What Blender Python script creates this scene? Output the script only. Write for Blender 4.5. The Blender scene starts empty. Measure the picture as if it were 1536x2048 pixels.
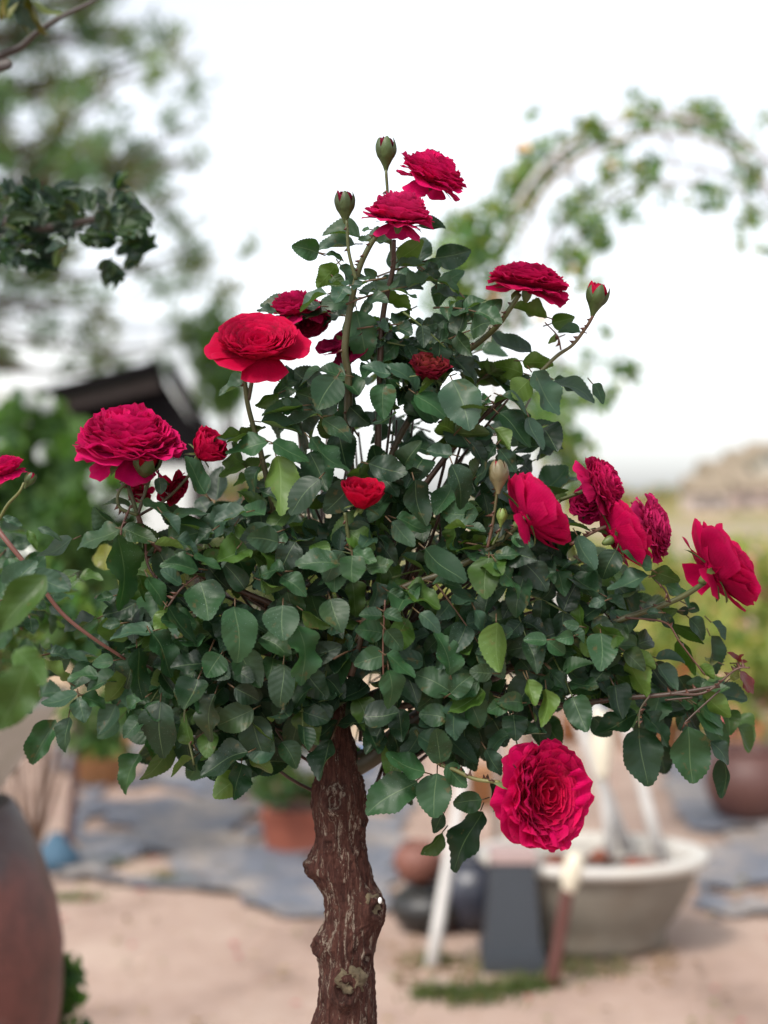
import bpy, math, random
import numpy as np
from mathutils import Vector, Matrix, noise as mnoise
R = math.radians
random.seed(7); rng = np.random.default_rng(7)
S = bpy.context.scene
C = S.collection

# ------------------------------------------------------------------ camera, sky, sun, exposure
FPX = 3186.0; HOR = 1012.0; EYE = 1.45
PITCH = -math.atan((1024 - HOR) / FPX)
cd = bpy.data.cameras.new('camera'); cam = bpy.data.objects.new('camera', cd); C.objects.link(cam)
cam.location = (0, 0, EYE); cam.rotation_euler = (R(90) + PITCH, 0, 0)
cd.sensor_fit = 'VERTICAL'; cd.sensor_height = 36.0; cd.lens = 36.0 * FPX / 2048
cd.clip_start = 0.05; cd.clip_end = 3000
cd.dof.use_dof = True; cd.dof.focus_distance = 1.60; cd.dof.aperture_fstop = 2.8; cd.dof.aperture_blades = 0
S.camera = cam
SUN_EL, SUN_AZ = 52, 215          # azimuth measured clockwise from +Y
w = bpy.data.worlds.new('World'); S.world = w; w.use_nodes = True
nt = w.node_tree; nt.nodes.clear()
sk = nt.nodes.new('ShaderNodeTexSky'); sk.sky_type = 'NISHITA'; sk.sun_disc = False
sk.sun_elevation = R(SUN_EL); sk.sun_rotation = R(SUN_AZ)
sk.air_density = 1.0; sk.dust_density = 4.0; sk.ozone_density = 1.0; sk.altitude = 900
hs = nt.nodes.new('ShaderNodeHueSaturation'); hs.inputs['Saturation'].default_value = 0.25; hs.inputs['Value'].default_value = 1.0
bg = nt.nodes.new('ShaderNodeBackground'); bg.inputs['Strength'].default_value = 0.15
wo = nt.nodes.new('ShaderNodeOutputWorld')
nt.links.new(sk.outputs[0], hs.inputs['Color']); nt.links.new(hs.outputs[0], bg.inputs[0]); nt.links.new(bg.outputs[0], wo.inputs[0])
ld = bpy.data.lights.new('sun', 'SUN'); ld.energy = 1.5; ld.angle = R(12); ld.color = (1.0, 0.93, 0.84)
sun = bpy.data.objects.new('sun', ld); C.objects.link(sun)
sdir = Vector((math.sin(R(SUN_AZ)) * math.cos(R(SUN_EL)), math.cos(R(SUN_AZ)) * math.cos(R(SUN_EL)), math.sin(R(SUN_EL))))
sun.rotation_euler = sdir.to_track_quat('Z', 'Y').to_euler(); sun.location = sdir * 20
S.view_settings.view_transform = 'Standard'; S.view_settings.look = 'None'
S.view_settings.gamma = 1; S.view_settings.exposure = 1.0
S.cycles.use_denoising = True
S.cycles.max_bounces = 8; S.cycles.transparent_max_bounces = 6

# ------------------------------------------------------------------ helpers
cp_, sp_ = math.cos(PITCH), math.sin(PITCH)
def P(px, py, d):
    """point at camera depth d (metres) that stands in the direction of photo pixel px,py"""
    x = (px - 768) / FPX * d; u = (1024 - py) / FPX * d
    return np.array([x, d * cp_ - u * sp_, EYE + d * sp_ + u * cp_])
def G(px, py):
    """ground point under photo pixel"""
    lo = P(px, py, 1.0) - np.array([0, 0, EYE]); t = -EYE / lo[2]
    return np.array([lo[0] * t, lo[1] * t, 0.0])
def unit(v):
    v = np.asarray(v, float); n = np.linalg.norm(v); return v / (n if n > 1e-9 else 1)

class MB:
    def __init__(s): s.v = []; s.f = []; s.uv = []; s.c = []; s.n = 0
    def add(s, v, f, uv=None, c=(1, 1, 1)):
        v = np.asarray(v, float); k = len(v)
        s.v.append(v); s.f.extend([tuple(i + s.n for i in q) for q in f])
        s.uv.append(np.zeros((k, 2)) if uv is None else np.asarray(uv, float))
        c = np.asarray(c, float); s.c.append(np.tile(c, (k, 1)) if c.ndim == 1 else c); s.n += k
        return s
    def build(s, name, mat, parent=None, smooth=True):
        me = bpy.data.meshes.new(name)
        V = np.concatenate(s.v); me.from_pydata(V.tolist(), [], s.f); me.update()
        me.polygons.foreach_set('use_smooth', [smooth] * len(me.polygons))
        li = np.zeros(len(me.loops), dtype=np.int32); me.loops.foreach_get('vertex_index', li)
        uvl = me.uv_layers.new(name='UVMap'); U = np.concatenate(s.uv)
        uvl.data.foreach_set('uv', U[li].astype(np.float32).ravel())
        at = me.color_attributes.new('tint', 'FLOAT_COLOR', 'POINT')
        CC = np.concatenate(s.c); CC = np.concatenate([CC, np.ones((len(CC), 1))], 1)
        at.data.foreach_set('color', CC.astype(np.float32).ravel())
        me.materials.append(mat)
        o = bpy.data.objects.new(name, me); C.objects.link(o)
        if parent is not None:
            o.parent = parent; o.matrix_parent_inverse = Matrix.Translation(-parent.location)
        return o
def tag(o, label=None, cat=None, group=None, kind=None):
    if label: o['label'] = label
    if cat: o['category'] = cat
    if group: o['group'] = group
    if kind: o['kind'] = kind
    return o
def thing(name, loc, label, cat, group=None):
    o = bpy.data.objects.new(name, None); C.objects.link(o); o.location = loc; o.empty_display_size = .1
    return tag(o, label, cat, group)

def grid_faces(nu, nv, closed=False):
    f = []
    for j in range(nv - 1):
        for i in range(nu if closed else nu - 1):
            a = j * nu + i; b = j * nu + (i + 1) % nu
            f.append((a, b, b + nu, a + nu))
    return f
def spline(pts, n=6):
    p = np.array(pts, float); out = []
    q = np.vstack([2 * p[0] - p[1], p, 2 * p[-1] - p[-2]])
    for i in range(1, len(q) - 2):
        for k in range(n):
            t = k / n
            out.append(.5 * ((2 * q[i]) + (-q[i-1] + q[i+1]) * t + (2*q[i-1] - 5*q[i] + 4*q[i+1] - q[i+2]) * t*t + (-q[i-1] + 3*q[i] - 3*q[i+1] + q[i+2]) * t**3))
    out.append(q[-2]); return np.array(out)
def tube(mb, pts, rad, c=(1, 1, 1), ns=8, sm=5, rough=0, cap=True):
    pr = np.column_stack([np.array(pts, float), np.full(len(pts), rad) if np.isscalar(rad) else np.array(rad, float)])
    s = spline(pr, sm) if sm > 1 and len(pts) > 1 else pr
    p, r = s[:, :3], np.abs(s[:, 3]); n = len(p)
    T = np.gradient(p, axis=0); ref = np.array([0.13, 1, .07]) if abs(unit(T[0])[1]) < .8 else np.array([1, .1, 0])
    vs, uv = [], []; L = 0
    for k in range(n):
        t = unit(T[k]); a = unit(np.cross(t, ref)); b = np.cross(t, a)
        if k: L += np.linalg.norm(p[k] - p[k-1])
        for i in range(ns):
            th = 2 * math.pi * i / ns; rr = r[k]
            if rough: rr *= 1 + rough * mnoise.noise(Vector((p[k] * 60).tolist()) + Vector((math.cos(th), math.sin(th), 0)) * 1.3)
            vs.append(p[k] + rr * (math.cos(th) * a + math.sin(th) * b)); uv.append((i / ns, L))
    f = grid_faces(ns, n, True)
    if cap: f.append(tuple(range(ns - 1, -1, -1))); f.append(tuple(range((n - 1) * ns, n * ns)))
    mb.add(vs, f, uv, c); return p, r
def lathe(mb, prof, loc, ns=40, c=(1, 1, 1), sx=1, sy=1):
    vs = []; uv = []
    for j, (r, z) in enumerate(prof):
        for i in range(ns):
            t = 2 * math.pi * i / ns; vs.append((loc[0] + r * sx * math.cos(t), loc[1] + r * sy * math.sin(t), loc[2] + z)); uv.append((i / ns, j / len(prof)))
    mb.add(vs, grid_faces(ns, len(prof), True), uv, c)
def box(mb, c0, c1, c=(1, 1, 1), taper=0, bev=0.0):
    x0, y0, z0 = c0; x1, y1, z1 = c1; t = taper
    v = [(x0, y0, z0), (x1, y0, z0), (x1, y1, z0), (x0, y1, z0), (x0+t, y0+t, z1), (x1-t, y0+t, z1), (x1-t, y1-t, z1), (x0+t, y1-t, z1)]
    mb.add(v, [(0, 3, 2, 1), (4, 5, 6, 7), (0, 1, 5, 4), (1, 2, 6, 5), (2, 3, 7, 6), (3, 0, 4, 7)], None, c)
def ball(mb, c, r, tint=(1, 1, 1), n=10, sc=(1, 1, 1), rough=0.0):
    vs = []; f = []
    for j in range(n + 1):
        ph = math.pi * j / n
        for i in range(2 * n):
            th = math.pi * i / n; d = np.array([math.sin(ph) * math.cos(th), math.sin(ph) * math.sin(th), math.cos(ph)])
            k = 1 + (rough * mnoise.noise(Vector((d * 2 + np.array(c) * 9).tolist())) if rough else 0)
            vs.append(np.array(c) + d * r * k * np.array(sc))
    mb.add(vs, grid_faces(2 * n, n + 1, True), None, tint)

# ------------------------------------------------------------------ materials
def new_mat(name):
    m = bpy.data.materials.new(name); m.use_nodes = True; nt = m.node_tree
    b = nt.nodes['Principled BSDF']; return m, nt, b
def N(nt, t, **kw):
    n = nt.nodes.new(t)
    for k, v in kw.items():
        if k.startswith('i_'):
            key = k[2:]; key = int(key) if key.isdigit() else key.replace('_', ' ')
            n.inputs[key].default_value = v
        else: setattr(n, k, v)
    return n
def ramp(nt, fac, stops):
    r = N(nt, 'ShaderNodeValToRGB'); e = r.color_ramp.elements
    while len(e) < len(stops): e.new(.5)
    for i, (p, c) in enumerate(stops): e[i].position = p; e[i].color = (*c, 1)
    nt.links.new(fac, r.inputs[0]); return r.outputs[0]
def noise_(nt, scale, detail=5, rough=.6, vec=None, dist=0):
    n = N(nt, 'ShaderNodeTexNoise'); n.inputs['Scale'].default_value = scale; n.inputs['Detail'].default_value = detail
    n.inputs['Roughness'].default_value = rough; n.inputs['Distortion'].default_value = dist
    if vec is None:
        g = N(nt, 'ShaderNodeNewGeometry'); vec = g.outputs['Position']
    nt.links.new(vec, n.inputs['Vector']); return n.outputs[0]
def mix(nt, fac, a, b, bt='MIX'):
    m = N(nt, 'ShaderNodeMix', data_type='RGBA', blend_type=bt)
    for k, v in ((0, fac), (6, a), (7, b)):
        if isinstance(v, (int, float)): m.inputs[k].default_value = v
        elif isinstance(v, tuple): m.inputs[k].default_value = (*v, 1)
        else: nt.links.new(v, m.inputs[k])
    return m.outputs[2]
def math_(nt, op, a, b=0.0, c=0.0):
    m = N(nt, 'ShaderNodeMath', operation=op)
    for k, v in enumerate((a, b, c)):
        if isinstance(v, (int, float)): m.inputs[k].default_value = v
        else: nt.links.new(v, m.inputs[k])
    return m.outputs[0]
def bump(nt, h, strength, dist, b):
    n = N(nt, 'ShaderNodeBump'); n.inputs['Strength'].default_value = strength; n.inputs['Distance'].default_value = dist
    nt.links.new(h, n.inputs['Height']); nt.links.new(n.outputs[0], b.inputs['Normal']); return n
def tint_out(nt):
    a = N(nt, 'ShaderNodeAttribute'); a.attribute_name = 'tint'; return a.outputs['Color']

def leaf_material(name, rough=.46, transl=.20, detail=True, spec=.42):
    m, nt, b = new_mat(name); L = nt.links
    col = tint_out(nt)
    if detail:
        uv = N(nt, 'ShaderNodeUVMap'); sx = N(nt, 'ShaderNodeSeparateXYZ'); L.new(uv.outputs[0], sx.inputs[0])
        au = math_(nt, 'ABSOLUTE', sx.outputs[0]); v = sx.outputs[1]
        ph = math_(nt, 'SUBTRACT', v, math_(nt, 'MULTIPLY', au, .22))
        side = math_(nt, 'PINGPONG', math_(nt, 'MULTIPLY', ph, 6.0), .5)       # 0 at a side vein
        vein = math_(nt, 'SMOOTH_MIN', math_(nt, 'MULTIPLY', side, 2.2), math_(nt, 'MULTIPLY', au, 9.0), .15)
        vein = math_(nt, 'MINIMUM', vein, 1.0)
        line = math_(nt, 'SUBTRACT', 1.0, math_(nt, 'MINIMUM', math_(nt, 'MULTIPLY', au, 22.0), 1.0))
        nz = noise_(nt, 90, 4); nz2 = noise_(nt, 900, 2)
        col = mix(nt, math_(nt, 'MULTIPLY', math_(nt, 'SUBTRACT', nz, .35), .9), col, mix(nt, 1.0, col, (1.45, 1.35, 1.5), 'MULTIPLY'))
        col = mix(nt, math_(nt, 'MULTIPLY', line, .45), col, (0.16, 0.24, 0.11))
        # pale spray residue specks
        sp = ramp(nt, noise_(nt, 700, 2, .5), [(.66, (0, 0, 0)), (.74, (1, 1, 1))])
        rg = ramp(nt, noise_(nt, 14, 2, .5), [(.5, (0, 0, 0)), (.62, (1, 1, 1))])
        col = mix(nt, math_(nt, 'MULTIPLY', math_(nt, 'MULTIPLY', sp, rg), .35), col, (.3, .4, .4))
        bl_ = ramp(nt, noise_(nt, 75, 3, .6), [(.63, (0, 0, 0)), (.71, (1, 1, 1))])
        col = mix(nt, math_(nt, 'MULTIPLY', bl_, .65), col, (.09, .065, .02))
        yl = ramp(nt, noise_(nt, 9, 2, .5), [(.55, (0, 0, 0)), (.72, (1, 1, 1))])
        col = mix(nt, math_(nt, 'MULTIPLY', yl, .30), col, (.060, .100, .016))
        hgt = math_(nt, 'ADD', math_(nt, 'MULTIPLY', vein, .8), math_(nt, 'MULTIPLY', nz2, .25))
        bump(nt, hgt, .30, .0007, b)
        L.new(math_(nt, 'ADD', math_(nt, 'MULTIPLY', nz, .3), rough - .12), b.inputs['Roughness'])
    else:
        b.inputs['Roughness'].default_value = rough
    g = N(nt, 'ShaderNodeNewGeometry')
    under = mix(nt, 1.0, mix(nt, .4, col, (.08, .12, .03)), (1.35, 1.35, 1.2), 'MULTIPLY')
    colb = mix(nt, g.outputs['Backfacing'], col, under)
    L.new(colb, b.inputs['Base Color']); b.inputs['Specular IOR Level'].default_value = spec
    tr = N(nt, 'ShaderNodeBsdfTranslucent'); L.new(mix(nt, 1.0, colb, (1.6, 1.9, .7), 'MULTIPLY'), tr.inputs[0])
    ms = N(nt, 'ShaderNodeMixShader'); ms.inputs[0].default_value = transl
    L.new(b.outputs[0], ms.inputs[1]); L.new(tr.outputs[0], ms.inputs[2]); L.new(ms.outputs[0], nt.nodes['Material Output'].inputs[0])
    return m
def petal_material():
    m, nt, b = new_mat('petal'); L = nt.links
    col = tint_out(nt); uv = N(nt, 'ShaderNodeUVMap'); sx = N(nt, 'ShaderNodeSeparateXYZ'); L.new(uv.outputs[0], sx.inputs[0])
    nz = noise_(nt, 130, 4)
    col = mix(nt, math_(nt, 'MULTIPLY', nz, .55), col, mix(nt, 1.0, col, (.55, .5, .6), 'MULTIPLY'))
    edge = ramp(nt, sx.outputs[1], [(.86, (0, 0, 0)), (1.0, (1, 1, 1))])
    col = mix(nt, math_(nt, 'MULTIPLY', edge, .14), col, (.78, .06, .20))
    age = math_(nt, 'MULTIPLY', ramp(nt, sx.outputs[1], [(.80, (0, 0, 0)), (1.0, (1, 1, 1))]), ramp(nt, noise_(nt, 60, 4, .7), [(.52, (0, 0, 0)), (.66, (1, 1, 1))]))
    col = mix(nt, math_(nt, 'MULTIPLY', age, .65), col, (.16, .012, .02))
    # fine radial veins
    wv = math_(nt, 'PINGPONG', math_(nt, 'MULTIPLY', sx.outputs[0], 9.0), .5)
    h = math_(nt, 'ADD', math_(nt, 'MULTIPLY', wv, .5), noise_(nt, 260, 4))
    bump(nt, h, .45, .0010, b)
    L.new(col, b.inputs['Base Color']); b.inputs['Roughness'].default_value = .7
    b.inputs['Specular IOR Level'].default_value = .06
    b.inputs['Sheen Weight'].default_value = .03; b.inputs['Sheen Tint'].default_value = (1, .35, .6, 1)
    tr = N(nt, 'ShaderNodeBsdfTranslucent'); L.new(col, tr.inputs[0])
    ms = N(nt, 'ShaderNodeMixShader'); ms.inputs[0].default_value = .40
    L.new(b.outputs[0], ms.inputs[1]); L.new(tr.outputs[0], ms.inputs[2]); L.new(ms.outputs[0], nt.nodes['Material Output'].inputs[0])
    return m
def stem_material():
    m, nt, b = new_mat('stem'); col = tint_out(nt)
    nz = noise_(nt, 160, 4); c2 = mix(nt, math_(nt, 'MULTIPLY', nz, .7), col, mix(nt, 1.0, col, (1.5, 1.1, .9), 'MULTIPLY'))
    nt.links.new(c2, b.inputs['Base Color']); b.inputs['Roughness'].default_value = .5; bump(nt, nz, .3, .001, b); return m
def bark_material():
    m, nt, b = new_mat('rose_bark'); L = nt.links
    g = N(nt, 'ShaderNodeNewGeometry'); mp = N(nt, 'ShaderNodeMapping'); mp.inputs['Scale'].default_value = (1, 1, .13)
    L.new(g.outputs['Position'], mp.inputs[0]); v = mp.outputs[0]
    mp2 = N(nt, 'ShaderNodeMapping'); mp2.inputs['Scale'].default_value = (1, 1, .3); L.new(g.outputs['Position'], mp2.inputs[0])
    a = noise_(nt, 260, 8, .7, v, .6); bl = noise_(nt, 26, 5, .6); fine = noise_(nt, 900, 5, .7, mp2.outputs[0])
    col = ramp(nt, a, [(.34, (.018, .009, .007)), (.5, (.075, .031, .023)), (.62, (.14, .063, .045)), (.8, (.24, .15, .11))])
    col = mix(nt, math_(nt, 'MULTIPLY', bl, .6), col, (.075, .022, .017))
    col = mix(nt, ramp(nt, fine, [(.4, (0, 0, 0)), (.75, (.6, .6, .6))]), col, (.05, .02, .015))
    st = noise_(nt, 95, 7, .72, v, 1.2); st2 = noise_(nt, 420, 4, .7, mp2.outputs[0])
    f = math_(nt, 'MULTIPLY', ramp(nt, st, [(.535, (0, 0, 0)), (.59, (1, 1, 1))]), ramp(nt, st2, [(.45, (0, 0, 0)), (.52, (1, 1, 1))]))
    col = mix(nt, math_(nt, 'MULTIPLY', f, .8), col, (.33, .27, .21))
    col = mix(nt, 1.0, col, tint_out(nt), 'MULTIPLY')
    L.new(col, b.inputs['Base Color']); b.inputs['Roughness'].default_value = .85; b.inputs['Specular IOR Level'].default_value = .2
    h = math_(nt, 'ADD', math_(nt, 'MULTIPLY', a, 1.0), math_(nt, 'MULTIPLY', fine, .35))
    bump(nt, h, 1.0, .007, b); return m
def simple(name, c, rough=.6, scale=8, var=.35, dirt=None, bstr=.3, bdist=.01, tinted=False, metal=0):
    m, nt, b = new_mat(name); nz = noise_(nt, scale, 6, .6)
    base = mix(nt, 1.0, tint_out(nt), c, 'MULTIPLY') if tinted else c
    c2 = mix(nt, 1.0, base, (1 - var,) * 3, 'MULTIPLY')
    col = mix(nt, nz, base, c2)
    if dirt: col = mix(nt, ramp(nt, noise_(nt, scale * .45, 6, .7), [(.45, (0, 0, 0)), (.65, (1, 1, 1))]), col, dirt)
    nt.links.new(col, b.inputs['Base Color']); b.inputs['Roughness'].default_value = rough; b.inputs['Metallic'].default_value = metal
    bump(nt, noise_(nt, scale * 6, 5), bstr, bdist, b); return m
M_leaf = leaf_material('rose_leaf'); M_bgleaf = leaf_material('garden_leaf', .55, .35, False, .3)
M_petal = petal_material(); M_stem = stem_material(); M_bark = bark_material()
M_bgpetal = simple('pale_petal', (1, 1, 1), .6, 60, .1, tinted=True, bstr=0)
M_wood = simple('grey_wood', (.16, .10, .075), .85, 30, .5, bstr=.5, bdist=.01)

# ------------------------------------------------------------------ leaves
NT = 13
def leaf_template():
    n = 2 * NT + 1; vs = []; 
    for i in range(n):
        t = i / (n - 1)
        vs.append(t)
    return np.array(vs)
TT = leaf_template(); US = np.array([-1, -.55, 0, .55, 1.0])
LF = grid_faces(5, len(TT))
def leaf_uvw(fold, curl, wave, seed, fat=.78):
    r = random.Random(seed); ph = r.random() * 6.28; asym = r.uniform(.92, 1.08); k = r.uniform(7, 12)
    T_, U_ = np.meshgrid(TT, US, indexing='ij')
    prof = np.sin(np.pi * np.clip(T_, 0, 1) ** fat) ** r.uniform(.60, .78)
    prof = np.maximum(prof, .02)
    saw = np.where(np.arange(len(TT)) % 2 == 0, -.018, .030)[:, None] * (np.abs(U_) > .9) * np.sin(np.pi * T_) ** .3
    x = U_ * .5 * (prof + saw) * np.where(U_ > 0, asym, 1 / asym)
    y = T_ + (np.abs(U_) > .9) * np.where(np.arange(len(TT)) % 2 == 1, .018, 0)[:, None]
    z = fold * np.abs(x) - curl * T_ ** 2 + wave * (np.abs(U_) ** 1.5) * np.sin(k * T_ + ph + (U_ > 0) * r.uniform(0, 3)) * prof
    x = x + .07 * r.uniform(-1, 1) * np.sin(np.pi * T_); z = z + r.uniform(-.22, .22) * x * T_ + .05 * np.sin(T_ * 5 + ph)
    return x, y, z, U_, T_
def add_leaf(mb, b, t, width, nrm, c, fold=None, curl=None, wave=None, fat=None):
    b = np.array(b); t = np.array(t); a = t - b; L = np.linalg.norm(a); a = a / L
    s = unit(np.cross(a, nrm)); n = np.cross(s, a)
    x, y, z, U_, T_ = leaf_uvw(random.uniform(.08, .55) if fold is None else fold, random.uniform(-.05, .28) if curl is None else curl,
                               random.uniform(.02, .13) if wave is None else wave, random.random(), random.uniform(.64, .82) if fat is None else fat)
    v = b + (x[..., None] * width) * s + (y[..., None] * L) * a + (z[..., None] * L) * n
    cc = np.array(c) * random.uniform(.75, 1.3)
    mb.add(v.reshape(-1, 3), LF, np.stack([U_, T_], -1).reshape(-1, 2), cc)
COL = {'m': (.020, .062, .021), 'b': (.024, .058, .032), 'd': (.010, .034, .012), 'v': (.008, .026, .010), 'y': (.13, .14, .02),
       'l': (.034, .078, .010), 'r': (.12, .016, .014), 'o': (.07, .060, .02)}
CAMP = np.array([0, 0, EYE])
def crown_depth(px, py):
    """front surface of the rose crown"""
    rx = (px - 740) / 640; ry = (py - 1180) / 480
    q = max(0, 1 - rx * rx - ry * ry)
    return 1.645 - .105 * math.sqrt(q)

# ---- prominent leaflets: base x,y  tip x,y  width  kind, read off six enlargements of the photograph
def Z(ox, oy, s, rows): return [(ox + a / s, oy + b / s, ox + c / s, oy + d / s, w / s, k) for a, b, c, d, w, k in rows]
LEAVES = Z(400, 240, 2.743, [
 (650,730,515,695,125,'m'),(850,680,640,705,70,'b'),(880,640,670,620,48,'m'),(690,735,792,770,42,'d'),(750,790,635,915,115,'l'),
 (770,795,858,930,85,'b'),(730,860,795,930,85,'l'),(865,975,652,1005,120,'m'),(1035,950,872,925,65,'b'),(960,870,900,815,62,'b'),
 (1050,690,868,650,70,'b'),(930,600,885,600,28,'m'),(985,880,1228,918,62,'b'),(1090,770,1220,655,125,'l'),(1200,580,1352,582,68,'d'),
 (980,970,1158,1060,85,'l'),(1155,1040,1045,1108,62,'l'),(970,985,898,990,38,'b'),(940,1000,880,1075,65,'d'),(860,1040,928,1308,190,'m'),
 (1095,1220,945,1315,115,'m'),(1020,1160,1162,1290,62,'d'),(530,1020,328,1000,85,'d'),(660,1020,530,1015,50,'d'),(700,1060,540,1085,65,'d'),
 (420,1060,310,1045,40,'b'),(750,1410,640,1592,190,'d'),(1460,1070,1242,1165,125,'d'),(1085,815,1240,795,42,'b'),(1220,830,1300,895,65,'d'),
 (1290,880,1268,772,72,'d'),(1300,880,1428,948,55,'m'),(1440,990,1278,930,58,'b'),(1450,975,1536,1095,92,'d'),(265,1430,93,1492,62,'m'),
 (430,1500,300,1565,80,'l'),(570,1590,400,1600,72,'m'),(670,1370,530,1445,55,'m'),(800,1400,648,1378,55,'m'),(1050,1390,888,1350,85,'b'),
 (1190,1490,1040,1308,75,'b'),(1180,1500,1375,1650,115,'m'),(1410,1340,1208,1330,62,'m'),(1370,1405,1190,1478,75,'l')])
LEAVES += [(905,762,935,850,84,'b'), (552,912,578,1026,70,'l'), (470,1213,480,1326,75,'m')]
LEAVES += Z(900, 440, 2.415, [
 (470,470,300,428,72,'l'),(490,500,602,470,88,'l'),(630,540,526,530,45,'m'),(528,565,468,592,42,'l'),(165,450,252,378,82,'m'),
 (150,470,66,378,82,'d'),(390,650,198,556,65,'b'),(355,740,193,700,112,'l'),(350,680,500,692,92,'l'),(395,735,520,948,128,'b'),
 (500,770,712,840,68,'b'),(690,792,750,882,60,'d'),(500,770,600,825,60,'d'),(380,775,285,885,130,'l'),(235,935,392,1095,112,'d'),
 (380,950,440,1118,102,'b'),(250,850,385,912,45,'b'),(210,1040,118,1042,62,'d'),(210,1010,302,1102,82,'l'),(225,1085,155,1160,70,'d'),
 (235,1110,332,1208,82,'d'),(170,870,60,960,60,'v'),(100,1080,190,1180,80,'v')])
LEAVES += Z(0, 700, 2.743, [
 (650,975,408,1082,112,'m'),(670,985,860,1042,112,'d'),(660,1012,700,1428,218,'m'),(400,1040,208,1140,88,'d'),(720,860,568,820,62,'b'),
 (1130,790,1005,588,125,'m'),(1475,515,1232,532,132,'m'),(1420,640,1368,788,92,'d'),(870,700,882,792,72,'b'),(780,830,945,900,62,'m'),
 (940,920,1138,882,62,'m'),(975,970,1168,962,52,'m'),(890,895,992,1002,62,'b'),(1165,990,1068,1062,68,'d'),(1285,965,1222,1068,52,'d'),
 (1520,1000,1308,1080,152,'d'),(970,1045,1102,1102,62,'b'),(1090,1200,878,1158,92,'m'),(850,1060,1002,1102,48,'l'),(1060,1130,1218,1188,48,'m'),
 (1000,1280,878,1208,78,'b'),(1100,1280,1142,1482,215,'m'),(810,1245,905,1405,102,'m'),(900,1425,858,1552,102,'l'),(920,1410,1105,1585,122,'d'),
 (840,1540,596,1582,82,'b'),(660,1500,558,1510,68,'d'),(250,1230,388,1312,92,'b'),(620,1350,528,1372,62,'m'),
 (1300,1090,1222,1198,72,'d'),(1350,890,1170,930,55,'b'),(1420,760,1536,830,60,'v')])
LEAVES += Z(500, 800, 2.743, [
 (125,235,332,312,98,'m'),(380,430,208,622,152,'d'),(60,120,292,156,38,'b'),(400,90,148,122,62,'b'),(290,30,60,62,72,'m'),
 (400,100,562,222,112,'d'),(330,210,528,412,112,'m'),(650,350,865,402,152,'v'),(1110,350,1192,592,152,'d'),(1110,300,968,270,88,'b'),
 (900,440,960,692,152,'v'),(800,650,972,716,82,'m'),(775,670,905,802,112,'b'),(1185,690,1068,684,38,'l'),(1180,700,1292,732,34,'m'),
 (490,900,246,890,128,'m'),(560,860,562,1004,152,'m'),(560,830,692,892,82,'m'),(640,930,788,888,92,'m'),(190,940,8,940,88,'m'),
 (170,965,312,1072,112,'m'),(60,990,192,1036,62,'l'),(180,1130,182,1298,202,'m'),(290,1155,438,1248,72,'l'),(440,1090,502,1258,168,'d'),
 (260,1230,320,1562,112,'m'),(730,1280,586,1260,132,'m'),(725,1185,598,1168,72,'m'),(735,1160,838,1212,78,'m'),(745,1260,842,1376,112,'m'),
 (735,1400,570,1452,132,'m'),(745,1400,920,1502,112,'m'),(760,1480,790,1705,152,'m'),(930,1170,1052,1262,92,'b'),(870,1040,1040,1112,132,'m'),
 (760,1050,852,1112,92,'m'),(1000,1000,1162,1032,72,'m'),(1100,1030,1252,1128,62,'b'),(1235,1150,1302,1292,72,'b'),(1350,1220,1330,1492,152,'l'),
 (1310,870,1290,1072,182,'l'),(1330,860,1193,850,68,'m'),(1350,885,1492,1082,82,'m'),(1340,850,1488,840,82,'m'),(1100,1510,1048,1252,152,'m'),
 (1095,1595,902,1500,172,'m'),(1100,1610,1225,1508,122,'m'),(1330,1500,1208,1488,102,'d'),(1440,740,1540,802,82,'m'),(1500,960,1440,1182,152,'d'),
 (960,815,1182,1002,152,'d'),(150,780,0,760,152,'d')])
LEAVES += Z(936, 850, 2.56, [
 (560,565,652,742,102,'b'),(760,640,688,792,132,'d'),(940,740,783,648,62,'m'),(940,745,1085,812,102,'l'),(925,780,708,826,80,'b'),
 (965,790,1152,900,48,'m'),(1125,920,1186,952,58,'d'),(1130,945,1072,955,48,'d'),(1075,950,983,944,48,'l'),(975,960,913,955,38,'b'),
 (1000,965,1042,1038,62,'d'),(1055,1010,1208,1124,92,'l'),(1135,990,1232,1094,92,'d'),(1245,1010,1322,1098,40,'b'),(1240,1080,1302,1274,62,'d'),
 (1085,1095,1172,1280,88,'l'),(1185,1235,1262,1300,60,'l'),(960,1190,1112,1206,58,'b'),(680,1065,682,1238,162,'m'),(540,1080,456,1096,78,'m'),
 (525,1050,602,1104,52,'m'),(405,1100,283,1100,80,'m'),(405,1105,503,1172,92,'m'),(570,1030,493,1010,58,'m'),(280,690,405,854,142,'d'),
 (225,590,342,612,72,'b'),(700,900,618,922,62,'b'),(710,880,818,936,62,'b'),(820,1190,962,1242,92,'l'),(830,1190,925,1392,112,'l'),
 (970,1230,1062,1368,98,'b'),(1180,1410,948,1384,78,'m'),(1230,1340,1118,1320,52,'m'),(1190,1360,1343,1350,52,'m'),(1170,1430,1328,1534,92,'m'),
 (1200,1380,1345,1495,112,'l'),(420,1250,528,1358,72,'d'),(400,1350,410,1538,98,'l'),(310,1300,340,1415,50,'b'),(170,1400,270,1430,90,'m'),
 (185,1430,100,1470,90,'m'),(1395,1262,1440,1372,32,'r'),(1395,1262,1482,1362,36,'r'),(1395,1262,1410,1350,28,'r'),(1385,1218,1333,1163,26,'r'),
 (1385,1218,1432,1212,18,'r'),(1385,1218,1402,1172,18,'r'),(1280,1215,1212,1185,22,'o'),(1280,1218,1215,1228,24,'o'),(1340,1300,1390,1240,40,'o')])
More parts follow.
